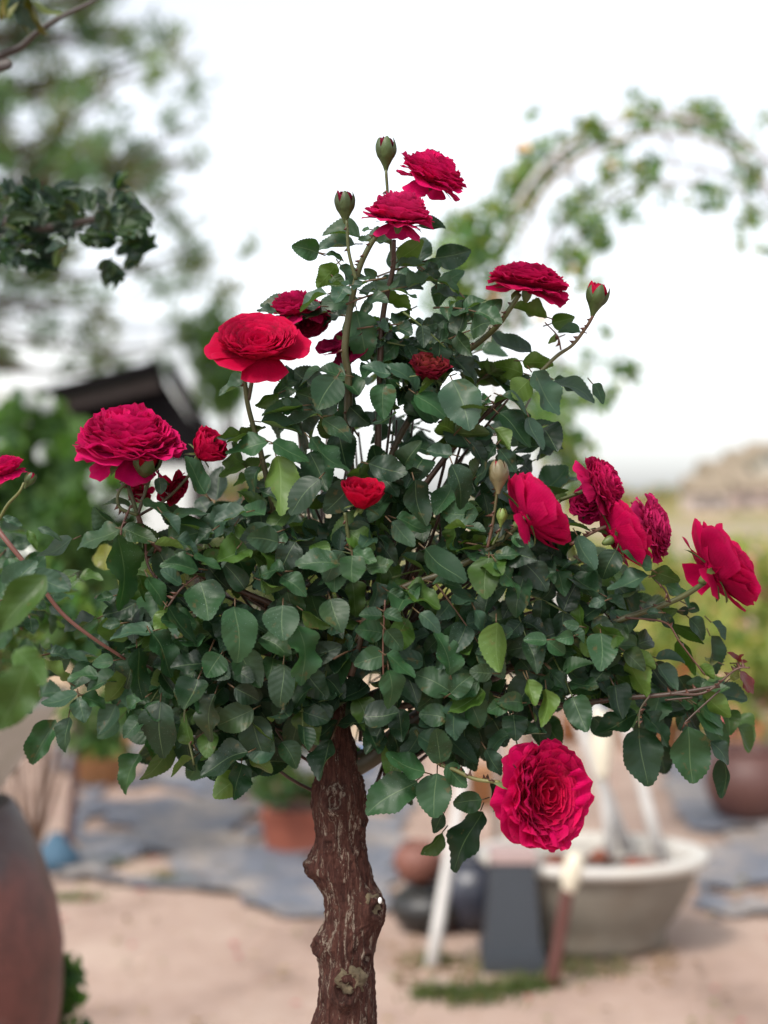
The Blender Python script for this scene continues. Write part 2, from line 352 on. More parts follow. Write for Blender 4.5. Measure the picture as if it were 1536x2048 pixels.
LEAVES += Z(700, 1300, 1.8374, [
 (1055,240,896,316,78,'d'),(1075,235,1178,350,72,'d'),(1065,285,1096,502,152,'d'),(1240,280,1262,492,148,'m'),(1260,200,1388,298,82,'m'),
 (1325,335,1402,412,58,'b'),(1230,210,1290,290,60,'v'),(275,450,126,388,98,'m'),(245,480,60,606,142,'m'),(320,455,310,608,132,'m'),
 (330,410,318,298,98,'m'),(350,425,432,504,78,'m'),(485,550,378,566,82,'m'),(480,590,362,808,108,'d'),(340,670,260,752,52,'l'),
 (345,600,298,672,62,'v'),(500,365,563,458,62,'b'),(515,490,542,592,52,'v'),(600,235,610,328,96,'d'),(630,195,555,192,76,'d'),
 (360,250,252,234,88,'m'),(740,70,812,150,66,'d'),(650,110,690,200,60,'l'),(675,205,690,310,26,'v'),(1380,400,1375,545,30,'v')])
LEAVES += Z(0, 1200, 2.56, [
 (820,520,800,818,188,'d'),(900,750,736,944,102,'l'),(990,740,925,598,78,'l'),(990,810,876,908,48,'l'),(1245,900,1095,1012,140,'l'),
 (1270,780,1015,885,150,'v'),(1280,790,1392,890,102,'l'),(1295,560,1112,645,155,'d'),(700,245,745,512,122,'v'),(770,170,905,382,132,'d'),
 (990,360,895,540,102,'m'),(1130,280,1055,397,142,'m'),(680,370,545,522,82,'l'),(505,380,343,412,78,'m'),(610,400,438,452,82,'m'),
 (580,310,463,322,82,'m'),(400,490,208,522,92,'b'),(400,495,432,622,112,'b'),(420,490,543,552,82,'m'),(350,600,334,782,92,'d'),
 (350,420,212,303,62,'l'),(740,500,638,564,62,'m'),(1450,330,1430,552,152,'d'),(1100,480,1020,712,92,'v'),(1000,400,1060,480,90,'v'),
 (1180,320,1300,420,110,'v'),(1200,450,1330,520,110,'v')])

# ------------------------------------------------------------------ the rose tree
TR_D = 1.66
tb = P(690, 1500, TR_D); root = thing('rose_tree', (tb[0], tb[1], 0.0), 'knotty standard rose tree covered in crimson double blooms and dark leaves', 'rose tree')
ED = [(1330,645,685),(1370,642,684),(1400,637,687),(1450,632,698),(1500,631,712),(1540,633,720),(1580,625,730),(1610,623,732),(1640,627,731),(1675,633,728),(1705,620,733),(1735,615,740),
      (1765,632,747),(1785,648,762),(1810,652,770),(1840,652,769),(1865,637,757),(1890,631,750),(1920,637,744),(1945,639,748),(1980,638,749),(2010,637,751),
      (2048,625,751),(2110,628,760),(2180,640,748),(2260,630,762),(2360,636,752),(2460,628,756),(2560,640,750),(2700,630,760),(2850,636,756),(3000,628,764),(3200,634,760),(3400,626,766),(3600,620,775),(3725,606,790),(3790,590,805)]
ys = np.array([e[0] for e in ED], float); lf = np.array([e[1] for e in ED], float); rt = np.array([e[2] for e in ED], float)
NS = 96
yy = np.concatenate([np.arange(1330, 2110, 3.0), np.arange(2110, 3795, 14.0)])
le, re_ = np.interp(yy, ys, lf), np.interp(yy, ys, rt)
k_ = np.ones(5) / 5; le = np.convolve(np.pad(le, 2, 'edge'), k_, 'valid'); re_ = np.convolve(np.pad(re_, 2, 'edge'), k_, 'valid')
KN = [(745, 1806, 23, .55), (694, 1962, 30, -.05), (690, 1592, 26, -.1), (628, 1735, 17, -.95), (640, 1885, 20, -.8), (727, 1905, 16, .6), (655, 1512, 14, -.5), (660,1680,14,-.3), (735, 1640, 14, .8),(690, 2120, 26, .1),(650,2300,24,-.3),(720,2500,24,.5)]
tv, tc, tuv = [], [], []
for k, y in enumerate(yy):
    cx = (le[k] + re_[k]) / 2; hw = (re_[k] - le[k]) / 2 / FPX * TR_D; c = P(cx, y, TR_D)
    for i in range(NS):
        a = 2 * math.pi * i / NS; dx, dy = math.cos(a), math.sin(a)
        p = Vector((dx * hw * 1.0, dy * hw, c[2]))
        q = Vector((dx * 1.6, dy * 1.6, c[2] * 10)); f = 1 + .06 * mnoise.noise(q * 1.4)
        q2 = Vector((dx * hw * 150, dy * hw * 150, c[2] * 22)); ridg = 1 - abs(mnoise.noise(q2)) * 2
        q3 = Vector((dx * hw * 420, dy * hw * 420, c[2] * 130))
        rr = hw * f + .0020 * ridg - .001 + .0017 * mnoise.noise(q3) + .0012 * mnoise.noise(q3 * 2.7)
        wp = np.array([c[0] + dx * rr, c[1] + dy * rr, c[2]]); col = np.array([1., 1, 1])
        for (kx, ky, kr, ka) in KN:
            if abs(y - ky) > kr * 2.2: continue
            kd = np.array([math.sin(ka * 1.3), -math.cos(ka * 1.3), 0]); kc = P((np.interp(ky, ys, lf) + np.interp(ky, ys, rt)) / 2, ky, TR_D)
            khw = (np.interp(ky, ys, rt) - np.interp(ky, ys, lf)) / 2 / FPX * TR_D
            r_ = kr / FPX * TR_D; kp = kc + kd * khw; dd = np.linalg.norm((wp - kp) * np.array([1, .8, 1])) / r_
            if dd < 2:
                wp = wp + kd * r_ * (.55 * math.exp(-(dd - .8) ** 2 * 5) - .10 * math.exp(-dd * dd * 8))
                if dd < 1.15: col = col * (1 - .35 * math.exp(-(dd - .55) ** 2 * 22))
        tv.append(wp); tuv.append((i / NS, y / 400)); tc.append(col)
mb = MB(); fs = grid_faces(NS, len(yy), True); fs.append(tuple(range(NS))); mb.add(tv, [tuple(reversed(q)) for q in fs], tuv, np.array(tc))
trunk = mb.build('trunk', M_bark, root)
# sawn stubs on the knots
M_cut = simple('cut_wood', (.21, .165, .095), .9, 300, .65, dirt=(.09, .06, .035), bstr=.9, bdist=.002)
M_wax = simple('grafting_wax', (.78, .80, .78), .5, 100, .15)
for kx, ky, kr, tilt in ((746, 1808, 19, .75), (700, 1962, 24, .05)):
    c = P(kx, ky, TR_D - .026 if kx > 720 else TR_D - .034); ax = unit((math.sin(tilt), -math.cos(tilt), .1)); r_ = kr / FPX * TR_D
    s1 = unit(np.cross(ax, (0, 0, 1))); s2 = np.cross(s1, ax); v = []
    rings = [(1.15, -.9), (1.08, -.2), (.95, .12), (.72, .20), (.55, .02), (.36, -.12), (.12, -.02)]
    for q, (rr, h) in enumerate(rings):
        for i in range(28):
            a = 2 * math.pi * i / 28; nz = mnoise.noise(Vector((math.cos(a) * 2 + kx, math.sin(a) * 2, q * .7)))
            v.append(c + (s1 * math.cos(a) + s2 * math.sin(a)) * r_ * rr * (1 + .55 * nz) + ax * r_ * (h * .8 + .45 * nz))
    m2 = MB(); ff = grid_faces(28, len(rings), True); ff.append(tuple(range(28 * (len(rings) - 1), 28 * len(rings)))); m2.add(v, ff)
    st = m2.build('cut_stub', M_cut, root)
    if kx > 720:
        m3 = MB(); ball(m3, P(760, 1801, TR_D - .040), 5 / FPX * TR_D, n=8, sc=(.8, .8, 1.3)); m3.build('wax_dab', M_wax, st)

GREEN, BROWN, RED = (.052, .070, .020), (.040, .024, .016), (.070, .030, .018)
STEMS = [ # points (px,py), start/end radius px, start/end depth, colours
 ([(700,1400),(722,1230),(716,1080),(697,900),(697,760),(690,690),(712,560),(735,500),(760,462)], 11, 4.6, 1.66, 1.60, BROWN, GREEN),
 ([(716,1080),(697,940)], 6, 6, 1.63, 1.62, BROWN, BROWN),
 ([(712,560),(698,505),(693,440)], 4, 3, 1.605, 1.60, GREEN, GREEN),
 ([(730,1100),(752,980),(758,800),(765,640),(785,540),(788,480)], 8, 4, 1.68, 1.61, BROWN, BROWN),
 ([(785,540),(778,430),(772,340)], 3, 3, 1.64, 1.63, GREEN, GREEN),
 ([(620,1330),(560,1120),(545,1010),(520,900),(498,820),(487,750)], 7, 4.5, 1.62, 1.585, BROWN, GREEN),
 ([(497,800),(505,755)], 4, 4, 1.59, 1.585, BROWN, GREEN),
 ([(730,1180),(780,920),(860,780),(915,720),(970,675),(1000,645),(1040,588)], 8, 4.5, 1.68, 1.60, BROWN, GREEN),
 ([(760,1120),(850,970),(930,870),(1010,795),(1060,765)], 7, 4, 1.66, 1.62, BROWN, BROWN),
 ([(1060,765),(1110,715),(1145,690),(1172,655),(1186,632)], 4, 3, 1.62, 1.61, GREEN, RED),
 ([(1122,700),(1115,672),(1090,645)], 1.6, 1.2, 1.61, 1.60, RED, RED),
 ([(700,1350),(740,1220),(800,1178),(890,1145),(975,1100),(1020,1065),(1050,1035)], 9, 5, 1.60, 1.555, BROWN, GREEN),
 ([(975,1095),(985,1050),(992,1000),(996,965)], 3, 2.6, 1.555, 1.55, RED, GREEN),
 ([(985,1090),(1000,1060),(1003,1040)], 2.4, 2, 1.555, 1.55, GREEN, GREEN),
 ([(720,1400),(900,1330),(1100,1285),(1240,1240),(1350,1200),(1410,1165)], 9, 5, 1.66, 1.59, BROWN, GREEN),
 ([(1140,1090),(1190,1062),(1222,1050)], 4, 3.5, 1.61, 1.60, RED, (.12,.08,.05)),
 ([(1120,1000),(1160,985),(1190,970)], 4, 3.5, 1.62, 1.60, GREEN, GREEN),
 ([(1000,1150),(1060,1070),(1120,1000)], 5, 4, 1.66, 1.62, BROWN, GREEN),
 ([(730,1440),(900,1385),(1040,1398),(1130,1410),(1230,1398),(1340,1388),(1440,1372)], 8, 3.5, 1.66, 1.60, BROWN, BROWN),
 ([(1340,1388),(1410,1385),(1470,1340),(1500,1335)], 3, 1.6, 1.60, 1.59, BROWN, RED),
 ([(690,1540),(745,1512),(830,1440),(930,1385),(1030,1330)], 26, 9, 1.66, 1.68, (.030,.030,.013), BROWN),
 ([(830,1460),(870,1520),(910,1540),(950,1558),(1000,1565)], 4, 4, 1.60, 1.58, GREEN, (.14,.15,.05)),
 ([(650,1500),(615,1480),(590,1440),(560,1380),(500,1320)], 17, 7, 1.66, 1.65, (.055,.045,.022), BROWN),
 ([(620,1330),(560,1225),(500,1190),(380,1140),(300,1080),(275,1030)], 7, 5, 1.62, 1.60, BROWN, RED),
 ([(275,1030),(262,990),(246,940),(250,905)], 5, 4, 1.60, 1.60, GREEN, BROWN),
 ([(275,1030),(240,1015),(237,985),(262,955)], 3.6, 3, 1.59, 1.59, GREEN, GREEN),
 ([(275,1030),(290,985),(305,940)], 4, 3.5, 1.60, 1.60, BROWN, GREEN),
 ([(280,1030),(330,1000),(370,960),(395,925)], 3, 3, 1.61, 1.61, BROWN, GREEN),
 ([(290,1070),(296,1130),(330,1180)], 3, 2.5, 1.60, 1.59, RED, BROWN),
 ([(262,1010),(245,1050),(242,1070)], 2, 1.8, 1.585, 1.58, RED, RED),
 ([(335,1215),(360,1180),(395,1150)], 2.5, 2.2, 1.57, 1.57, BROWN, RED),
 ([(720,1130),(705,1105),(696,1070),(690,1025)], 4, 4, 1.575, 1.565, GREEN, GREEN),
 ([(620,1330),(500,1330),(420,1370),(370,1420),(388,1530)], 6, 2, 1.64, 1.6, BROWN, GREEN),
 ([(245,1310),(330,1350),(450,1390),(600,1420)], 4, 6, 1.62, 1.66, BROWN, BROWN),
 ([(1385,1395),(1330,1400)], 1.8, 2, 1.59, 1.6, BROWN, BROWN),
 ([(1440,1380),(1375,1440),(1370,1450)], 2, 1.6, 1.6, 1.59, BROWN, BROWN),
 ([(1300,1390),(1280,1420),(1278,1455)], 2.2, 1.6, 1.6, 1.59, BROWN, GREEN),
 ([(1250,1235),(1330,1245),(1360,1285),(1410,1350)], 2.2, 1.5, 1.6, 1.59, RED, RED),
 ([(1340,1205),(1330,1180),(1310,1160)], 2.4, 1.6, 1.59, 1.585, BROWN, BROWN),
 ([(770,1200),(766,1300),(768,1390)], 1.8, 1.6, 1.54, 1.54, RED, RED),
]
bm_ = MB(); th = MB()
def tubepx(mb, pts, r0, r1, d0, d1, c0, c1, thorns=True, th=None):
    n = len(pts); P3 = [P(x, y, d0 + (d1 - d0) * i / max(1, n - 1)) for i, (x, y) in enumerate(pts)]
    rr = [(r0 + (r1 - r0) * i / max(1, n - 1)) / FPX * d0 for i in range(n)]
    k0 = mb.n; p, r = tube(mb, P3, rr, (1, 1, 1), ns=10, sm=8, rough=.14)
    t = np.repeat(np.linspace(0, 1, len(p)), 10)[:, None]
    mb.c[-1] = np.array(c0) * (1 - t) + np.array(c1) * t
    if thorns and th is not None:
        for i in range(4, len(p) - 2):
            if random.random() < .32:
                a = random.uniform(0, 6.28); t_ = unit(p[i+1] - p[i]); s = unit(np.cross(t_, (math.cos(a), .6, math.sin(a))))
                L = random.uniform(.0045, .0085); b0 = p[i] + s * r[i] * .8
                tri = [b0 + t_ * .0022, b0 - t_ * .0022, b0 + np.cross(s, t_) * .0008, b0 - np.cross(s, t_) * .0008, b0 + s * L - t_ * .0018]
                th.add(tri, [(0, 2, 4), (2, 1, 4), (1, 3, 4), (3, 0, 4)], None, RED)
for k, s in enumerate(STEMS):
    b1 = MB(); tubepx(b1, *s, True, b1); b1.build('branch', M_stem, root)

# ---- prominent leaves as parts, the rest as one mass
def leaf_world(row, dj=0.0):
    bx, by, tx, ty, w_, k = row
    d = crown_depth((bx + tx) / 2, (by + ty) / 2) + dj
    Lp = math.hypot(tx - bx, ty - by); wt = .74 * max(Lp, w_ * 1.05)
    dd = 0.0
    if w_ > Lp * .85: dd = -w_ * 1.1 / FPX * d * .55         # foreshortened: tip comes forward
    b = P(bx, by, d); t = P(tx, ty, d + dd + random.uniform(-.008, .006))
    roll = math.acos(min(1, w_ / wt)) if w_ < wt else 0
    a = unit(t - b); view = unit(CAMP - b); n0 = unit(view - a * np.dot(view, a)); s = np.cross(a, n0)
    sg = 1 if s[2] > 0 else -1
    if k == 'l': sg = -sg
    roll = min(roll, 1.15) * .9 + random.uniform(-.08, .18)
    n = n0 * math.cos(roll) + s * sg * math.sin(roll)
    if k == 'l' or k == 'o': n = -n if random.random() < .75 else n
    return b, t, max(w_, wt * .9) / FPX * d, n, COL[k]
rows = LEAVES; big = sorted(range(len(rows)), key=lambda i: -rows[i][4] * math.hypot(rows[i][0] - rows[i][2], rows[i][1] - rows[i][3]))
order = set(big[:98]); mass = MB()
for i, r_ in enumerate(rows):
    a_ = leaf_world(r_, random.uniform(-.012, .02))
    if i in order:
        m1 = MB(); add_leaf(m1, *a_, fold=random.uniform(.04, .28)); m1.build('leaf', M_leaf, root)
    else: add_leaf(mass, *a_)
    # petiolule
    b = a_[0]; back = b - unit(a_[1] - b) * .008 + np.array([0, .006, 0]); tube(mass, [b, back], .0007, (.10, .06, .03), ns=5, sm=2)

# filler: compound leaves inside the crown outline
OUT = [(470,870),(560,790),(650,760),(760,700),(900,690),(985,690),(1090,760),(1110,860),(1060,930),(1130,1090),(1200,1110),(1240,1180),(1300,1290),(1420,1360),(1440,1400),(1330,1420),(1190,1390),(1060,1440),(1010,1500),(930,1540),(860,1500),(760,1480),(650,1370),(600,1450),(560,1530),(430,1575),(385,1470),(290,1430),(240,1330),(215,1250),(230,1120),(330,1040),(470,1010),(510,960)]
def inside(x, y, poly):
    c = False; j = len(poly) - 1
    for i in range(len(poly)):
        xi, yi = poly[i]; xj, yj = poly[j]
        if (yi > y) != (yj > y) and x < (xj - xi) * (y - yi) / (yj - yi) + xi: c = not c
        j = i
    return c
HOLES = [(1050,650,50),(1000,760,26),(1120,740,30),(980,900,22),(1010,1200,16),(840,1060,14),(360,1230,20),(300,1150,20),(600,855,26),(575,905,30),(470,985,34),(640,950,20),(660,1020,26),(800,905,14),(870,915,12),(420,980,36),(1115,690,30),(860,880,14),(1060,880,16),(905,1250,12),(640,1190,12),(1090,1060,14),(560,850,20),(930,1210,14),(1180,1290,22),(1150,1340,20),(500,1480,10),(720,840,14),(610,990,18),(1000,1460,20)]
def compound(mb, p, dirn, up, Ls, c, n=5, ft=.7):
    """petiole from p along dirn, n leaflets"""
    dirn = unit(dirn); up = unit(up - dirn * np.dot(up, dirn)); s = np.cross(dirn, up)
    Lr = Ls * 1.9; droop = random.uniform(.1, .5); pts = []
    for t in (0, .35, .7, 1): pts.append(p + dirn * Lr * t - np.array([0, 0, 1]) * droop * Lr * t * t * .5)
    tube(mb, pts, [.0012, .001, .0009, .0007], (.10, .055, .03) if random.random() < .6 else (.08, .11, .03), ns=5, sm=2)
    add_leaf(mb, pts[3], pts[3] + unit(pts[3] - pts[2]) * Ls + rng.normal(0, .003, 3), Ls * random.uniform(.66, .82), up + rng.normal(0, .25, 3), c)
    for j in range((n - 1) // 2):
        q = pts[2] if j == 0 else pts[1]; sc = .88 if j == 0 else .66
        for sg in (-1, 1):
            a = unit(s * sg * 1.0 + dirn * random.uniform(.25, .7) + rng.normal(0, .12, 3))
            add_leaf(mb, q, q + a * Ls * sc, Ls * sc * random.uniform(.66, .8), up + s * sg * random.uniform(-.2, .5) + rng.normal(0, .22, 3), c)
cnt = 0; tries = 0
while cnt < 270 and tries < 9000:
    tries += 1
    x, y = random.uniform(210, 1450), random.uniform(690, 1550)
    if not inside(x, y, OUT): continue
    if any((x - hx) ** 2 + (y - hy) ** 2 < (hr * 1.5) ** 2 for hx, hy, hr in HOLES): continue
    if y < 1000 and random.random() < .45: continue
    if (x < 420 and random.random() < .45) or y > 1455: continue
    if x > 1000 and y < 900: continue
    if x > 960 and y < 980 and random.random() < .6: continue
    q = max(0.02, 1 - ((x - 740) / 660) ** 2 - ((y - 1150) / 480) ** 2); th_ = math.sqrt(q)
    d = crown_depth(x, y) + .03 + random.random() ** 1.0 * (.10 + .22 * th_)
    p = P(x, y, d); out = np.array([(x - 740) / 500, (d - 1.75) * 4, (1180 - y) / 600])
    dr = unit(out + rng.normal(0, .55, 3) + np.array([0, -.25, -.05])); up = unit(np.array([0, -.55, .8]) + out * .35 + rng.normal(0, .35, 3))
    if y > 1200: up = unit(np.array([0, -1.0, .5]) + out * .3 + rng.normal(0, .3, 3)); dr = unit(dr + np.array([0, 0, -.5]))
    k = random.choice('mddvvvbl' if random.random() > .03 else 'y'); compound(mass, p - dr * .03, dr, up, random.uniform(.027, .041), COL[k], random.choice((3, 5, 5)))  # mostly darker greens: the crown's inner shade is put into the leaf colour
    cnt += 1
UPP = [(640,560),(700,500),(800,500),(880,560),(985,640),(960,740),(860,720),(800,760),(640,770),(600,720),(650,650)]
cnt = 0
while cnt < 17:
    x, y = random.uniform(600, 930), random.uniform(490, 780)
    if not inside(x, y, UPP): continue
    cnt += 1; d = 1.60 + random.uniform(.0, .09); p = P(x, y, d); sd = 1 if x > 725 else -1
    dr = unit(np.array([sd * .8, rng.normal(0, .5), rng.normal(.1, .35)])); compound(mass, p - dr * .03, dr, unit(np.array([0, -.7, .7]) + rng.normal(0, .3, 3)), random.uniform(.028, .038), COL[random.choice('mdvb')], 5)
# a shallow inner layer directly behind the traced leaves
cnt = 0
while cnt < 400:
    x, y = random.uniform(210, 1450), random.uniform(690, 1550)
    if not inside(x, y, OUT) or any((x - hx) ** 2 + (y - hy) ** 2 < (hr * 1.25) ** 2 for hx, hy, hr in HOLES): continue
    if y < 950 and random.random() < .4: continue
    cnt += 1
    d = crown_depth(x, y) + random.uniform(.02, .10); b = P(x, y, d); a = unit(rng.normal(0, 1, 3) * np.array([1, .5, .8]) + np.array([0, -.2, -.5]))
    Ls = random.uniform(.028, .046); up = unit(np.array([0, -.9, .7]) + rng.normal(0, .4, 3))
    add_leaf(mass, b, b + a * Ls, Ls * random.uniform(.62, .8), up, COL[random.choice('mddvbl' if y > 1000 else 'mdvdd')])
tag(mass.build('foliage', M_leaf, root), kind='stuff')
# inner twigs
tw = MB()
for k in range(90):
    while True:
        x, y = random.uniform(260, 1350), random.uniform(760, 1480)
        if inside(x, y, OUT): break
    d = 1.66 + random.uniform(-.03, .14); a = P(x, y, d); c0 = P(720 + (x - 720) * .25, max(1150, y) + 120, 1.70)
    mid = (a + c0) / 2 + rng.normal(0, .012, 3); tube(tw, [c0, mid, a], [.0022, .0018, .0011], BROWN, ns=6, sm=4)
tag(tw.build('twigs', M_stem, root), kind='stuff')

# ------------------------------------------------------------------ blooms
def petal(mb, O, F, phi, r0, z0, L, th0, th1, W, cup, ruf, c, nu=9, nv=8, cr=.0, rnd=.28, bw=.22):
    """F = 3x3 frame (columns: two laterals, axis)"""
    er = np.array([math.cos(phi), math.sin(phi), 0]); et = np.array([-math.sin(phi), math.cos(phi), 0]); ez = np.array([0, 0, 1.])
    p1, p2, p3 = random.uniform(0, 6.28), random.uniform(0, 6.28), random.uniform(0, 6.28); k1 = random.uniform(2.2, 4.2); k2 = random.uniform(5, 9)
    vs, uv = [], []; seedv = Vector((random.uniform(-50, 50), random.uniform(-50, 50), 0)); nt_ = random.choice((0, 0, 0, .06))
    for j in range(nv):
        for i in range(nu):
            u = 2 * i / (nu - 1) - 1; v = j / (nv - 1); ve = v * (1 - rnd * u * u - nt_ * math.exp(-(u * 5) ** 2) - .022 * math.sin(k2 * u + p2))
            th = th0 + (th1 - th0) * ve; tm = th0 + (th1 - th0) * ve * .5
            r = r0 + L * ve * math.sin(tm); z = z0 + L * ve * math.cos(tm)
            n = -er * math.cos(th) + ez * math.sin(th)
            wv = W * (bw + (1 - bw) * min(1, ve * 1.25) ** .7)
            off = cup * wv * u * u + ruf * L * ve ** 2 * (.6 * math.sin(k1 * u + p1) + .4 * math.sin(k2 * u + p3) * abs(u))
            if cr: off += cr * L * mnoise.noise(seedv + Vector((u * 2.2, v * 2.6, 0)))
            q = er * r + ez * z + et * (wv * u) + n * off
            vs.append(O + F @ q); uv.append((u, v))
    cc = np.array(c) * random.uniform(.72, 1.15); mb.add(vs, grid_faces(nu, nv), uv, cc)
def frame(axis):
    a = unit(axis); s = unit(np.cross(a, (0.1, .3, 1) if abs(a[2]) < .9 else (0, 1, 0))); return np.column_stack([s, np.cross(a, s), a])
def sepals(mb, O, F, R_, n=5, th=2.0, L=.9, c=(.07, .11, .03)):
    for k in range(n):
        petal(mb, O, F, k * 2 * math.pi / n + random.uniform(-.2, .2), R_ * .12, 0, R_ * L * random.uniform(.8, 1.15), th - .5, th + random.uniform(-.2, .5), R_ * .16, .5, .05, c, 5, 7, .02, .75)
def hip(mb, O, F, R_, c=(.07, .12, .03)):
    ax = F[:, 2]; tube(mb, [O - ax * R_ * .55, O - ax * R_ * .35, O - ax * R_ * .12, O + ax * R_ * .05], [R_ * .07, R_ * .17, R_ * .2, R_ * .12], c, ns=10, sm=3)
CRIM, MAG, SCAR, DARK, WINE = (.58, .002, .070), (.70, .004, .120), (.56, .001, .028), (.16, .004, .02), (.36, .004, .06)
def bloom(px, py, d, rpx, axis, hc=.5, hr=.15, n=60, guards=7, gth=(1.5, 2.1), ruf=.05, c=CRIM, c2=None, cup=.25, cr=.08, label=None, pw=.30, curv=.35, gW=.55, gL=1.0, shift=0.0, parent=None, wilt=0, mids=0, mth=(1.25, 1.4), cupg=0, hang=0, hip_s=.62, dp=2.6, cvs=.75):
    R_ = rpx / FPX * d; F = frame(axis); O = P(px, py, d) - F[:, 2] * R_ * shift; mb = MB()
    c2 = c2 or c
    for i in range(n):
        s = math.sqrt((i + .5) / n); phi = i * 2.39996 + random.uniform(-.25, .25); r0 = .22 * R_ * s; z0 = -.12 * R_
        H = R_ * (hr + (hc - hr) * (1 - s ** dp)) * random.uniform(.93, 1.05); tr_ = R_ * s * .92 + random.uniform(-.04, .04) * R_
        th = math.atan2(tr_ - r0, H - z0); L = math.hypot(tr_ - r0, H - z0) * 1.06
        cv = curv * (1 - cvs * s) + random.uniform(-.12, .2)
        W = R_ * (.17 + (pw + .12) * s) * random.uniform(.8, 1.15)
        m_ = i / n; cc = np.array(c2) * (1 - m_) + np.array(c) * m_
        petal(mb, O, F, phi, r0, z0, L, th + cv, th - cv, W, cup * (1 - .5 * s), ruf * (1.3 - .4 * s), cc, 9, 8, cr, .22)
    for k in range(guards):
        phi = k * 2 * math.pi / guards + random.uniform(-.3, .3) + (k % 2) * .2
        a = random.uniform(-.15, .2); petal(mb, O, F, phi, R_ * .08, -.1 * R_, R_ * gL * random.uniform(.88, 1.12), gth[0] + a, gth[1] + a * 1.5, R_ * gW * random.uniform(.85, 1.1), random.uniform(-.1, .2) + cupg, ruf * 1.2, c, 13, 11, cr * .6, .24, .42)
    for k in range(mids):
        phi = k * 2.39996 + .7; a = random.uniform(-.22, .12)
        petal(mb, O, F, phi, R_ * .1, -.08 * R_, R_ * random.uniform(.86, 1.04), mth[0] + a + .1, mth[1] + a - .1, R_ * .40 * random.uniform(.8, 1.1), random.uniform(0, .3), ruf, c, 11, 9, cr, .25, .35)
    for k in range(hang):
        phi = k * 2 * math.pi / hang + .5; petal(mb, O, F, phi, R_ * .06, -.1 * R_, R_ * random.uniform(.6, .95), 1.9, random.uniform(2.3, 2.8), R_ * .42, random.uniform(-.2, .1), ruf * 1.5, np.array(c) * .9, 11, 10, cr, .25, .4)
    o = mb.build('rose_bloom', M_petal, parent or root)
    if label: o['label'] = label
    s_ = MB(); hip(s_, O - F[:, 2] * R_ * .08, F, R_ * hip_s); sepals(s_, O - F[:, 2] * R_ * .10, F, R_ * .85); s_.build('calyx', M_stem, o)
    return o, O, F
def bud(px, py, d, hpx, axis, open_=.3, c=DARK, label=None, parent=None, green=(.038, .070, .018)):
    Hh = hpx / FPX * d; F = frame(axis); O = P(px, py, d) - F[:, 2] * Hh * .5; mb = MB(); e = MB()
    prof = [(.055, 0), (.09, .12), (.16, .26), (.22, .36), (.24, .40), (.31, .52), (.33, .62), (.28, .78)]
    vs = []
    for r, z in prof:
        for i in range(16):
            a = 2 * math.pi * i / 16; vs.append(O + F @ np.array([r * Hh * math.cos(a), r * Hh * math.sin(a), z * Hh]))
    k = 5
    e.add(vs[:16 * k], grid_faces(16, k, True), None, green)
    for q in range(5): petal(e, O, F, q * 1.2566 + .4, Hh * .22, Hh * .36, Hh * (.70 - .10 * open_), .66 + open_ * .1, -.95 + open_ * .45, Hh * .235, .62, .01, np.array(green) * (.8 + .3 * (q % 2)), 13, 12, .03, .82, .9)
    for q in range(9): petal(mb, O, F, q * 2.4, Hh * (.06 + .017 * q), Hh * .34, Hh * (.64 + .02 * (q % 3)), .18 + q * .055 + open_ * .1, -.85 + .4 * open_, Hh * (.16 + .016 * q), .8, .01, c, 9, 8, .02, .32, .8)
    o = mb.build('rosebud', M_petal, parent or root); e.build('sepals', M_stem, o)
    if label: o['label'] = label
    return o
# axis = where the flower looks: x right, y away from the camera, z up
bloom(866, 350, 1.63, 72, (.42, -.20, .85), hc=.72, hr=.14, n=64, mids=10, mth=(1.3, 1.45), guards=8, gth=(1.32, 1.7), hang=2, ruf=.07, c=MAG, c2=(.74, .006, .13), cr=.11, shift=.12, label='topmost rose bloom, tilted right')
bloom(800, 425, 1.60, 68, (.14, -.20, 1), hc=.80, hr=.18, n=60, mids=8, mth=(1.3, 1.5), guards=8, gth=(1.32, 1.7), hang=3, ruf=.07, c=(.70, .014, .14), c2=(.78, .03, .18), cr=.10, shift=.2, label='pinkish crimson bloom below the topmost one')
bloom(1058, 562, 1.61, 84, (.16, -.14, 1), hc=.52, hr=.12, n=70, mids=10, mth=(1.25, 1.45), guards=9, gth=(1.4, 1.85), ruf=.08, c=(.56, .004, .085), c2=(.66, .006, .105), cr=.12, shift=.1, label='flat-topped crimson bloom against the sky')
bloom(590, 612, 1.66, 58, (-.1, -.2, 1), hc=.72, hr=.15, n=50, mids=8, guards=5, gth=(1.5, 2.0), ruf=.08, c=(.62, .01, .11), cr=.10, shift=.2)
bloom(618, 640, 1.68, 46, (.1, -.3, -.4), hc=.4, hr=.2, n=30, guards=6, ruf=.08, c=(.24, .003, .035), cr=.14)
bloom(700, 690, 1.66, 58, (.4, .3, -.5), hc=.4, hr=.2, n=30, guards=7, hang=3, ruf=.08, c=(.22, .003, .04), cr=.18, label='wilting dark crimson bloom')
bloom(515, 696, 1.575, 84, (.02, -.62, .80), hc=.30, hr=.42, n=75, mids=6, mth=(1.25, .95), guards=7, gth=(1.35, 1.75), ruf=.055, c=(.60, .002, .048), c2=(.66, .002, .06), cr=.08, pw=.36, cup=.4, gW=.62, gL=1.1, label='bright scarlet bloom with open quartered centre')
bloom(258, 878, 1.585, 108, (.12, -.34, .94), hc=.74, hr=.14, n=88, mids=12, mth=(1.25, 1.4), guards=11, gth=(1.30, 1.65), hang=4, ruf=.07, c=(.66, .005, .13), c2=(.74, .005, .13), cr=.12, gL=1.0, gW=.5, shift=.18, label='very large magenta bloom')
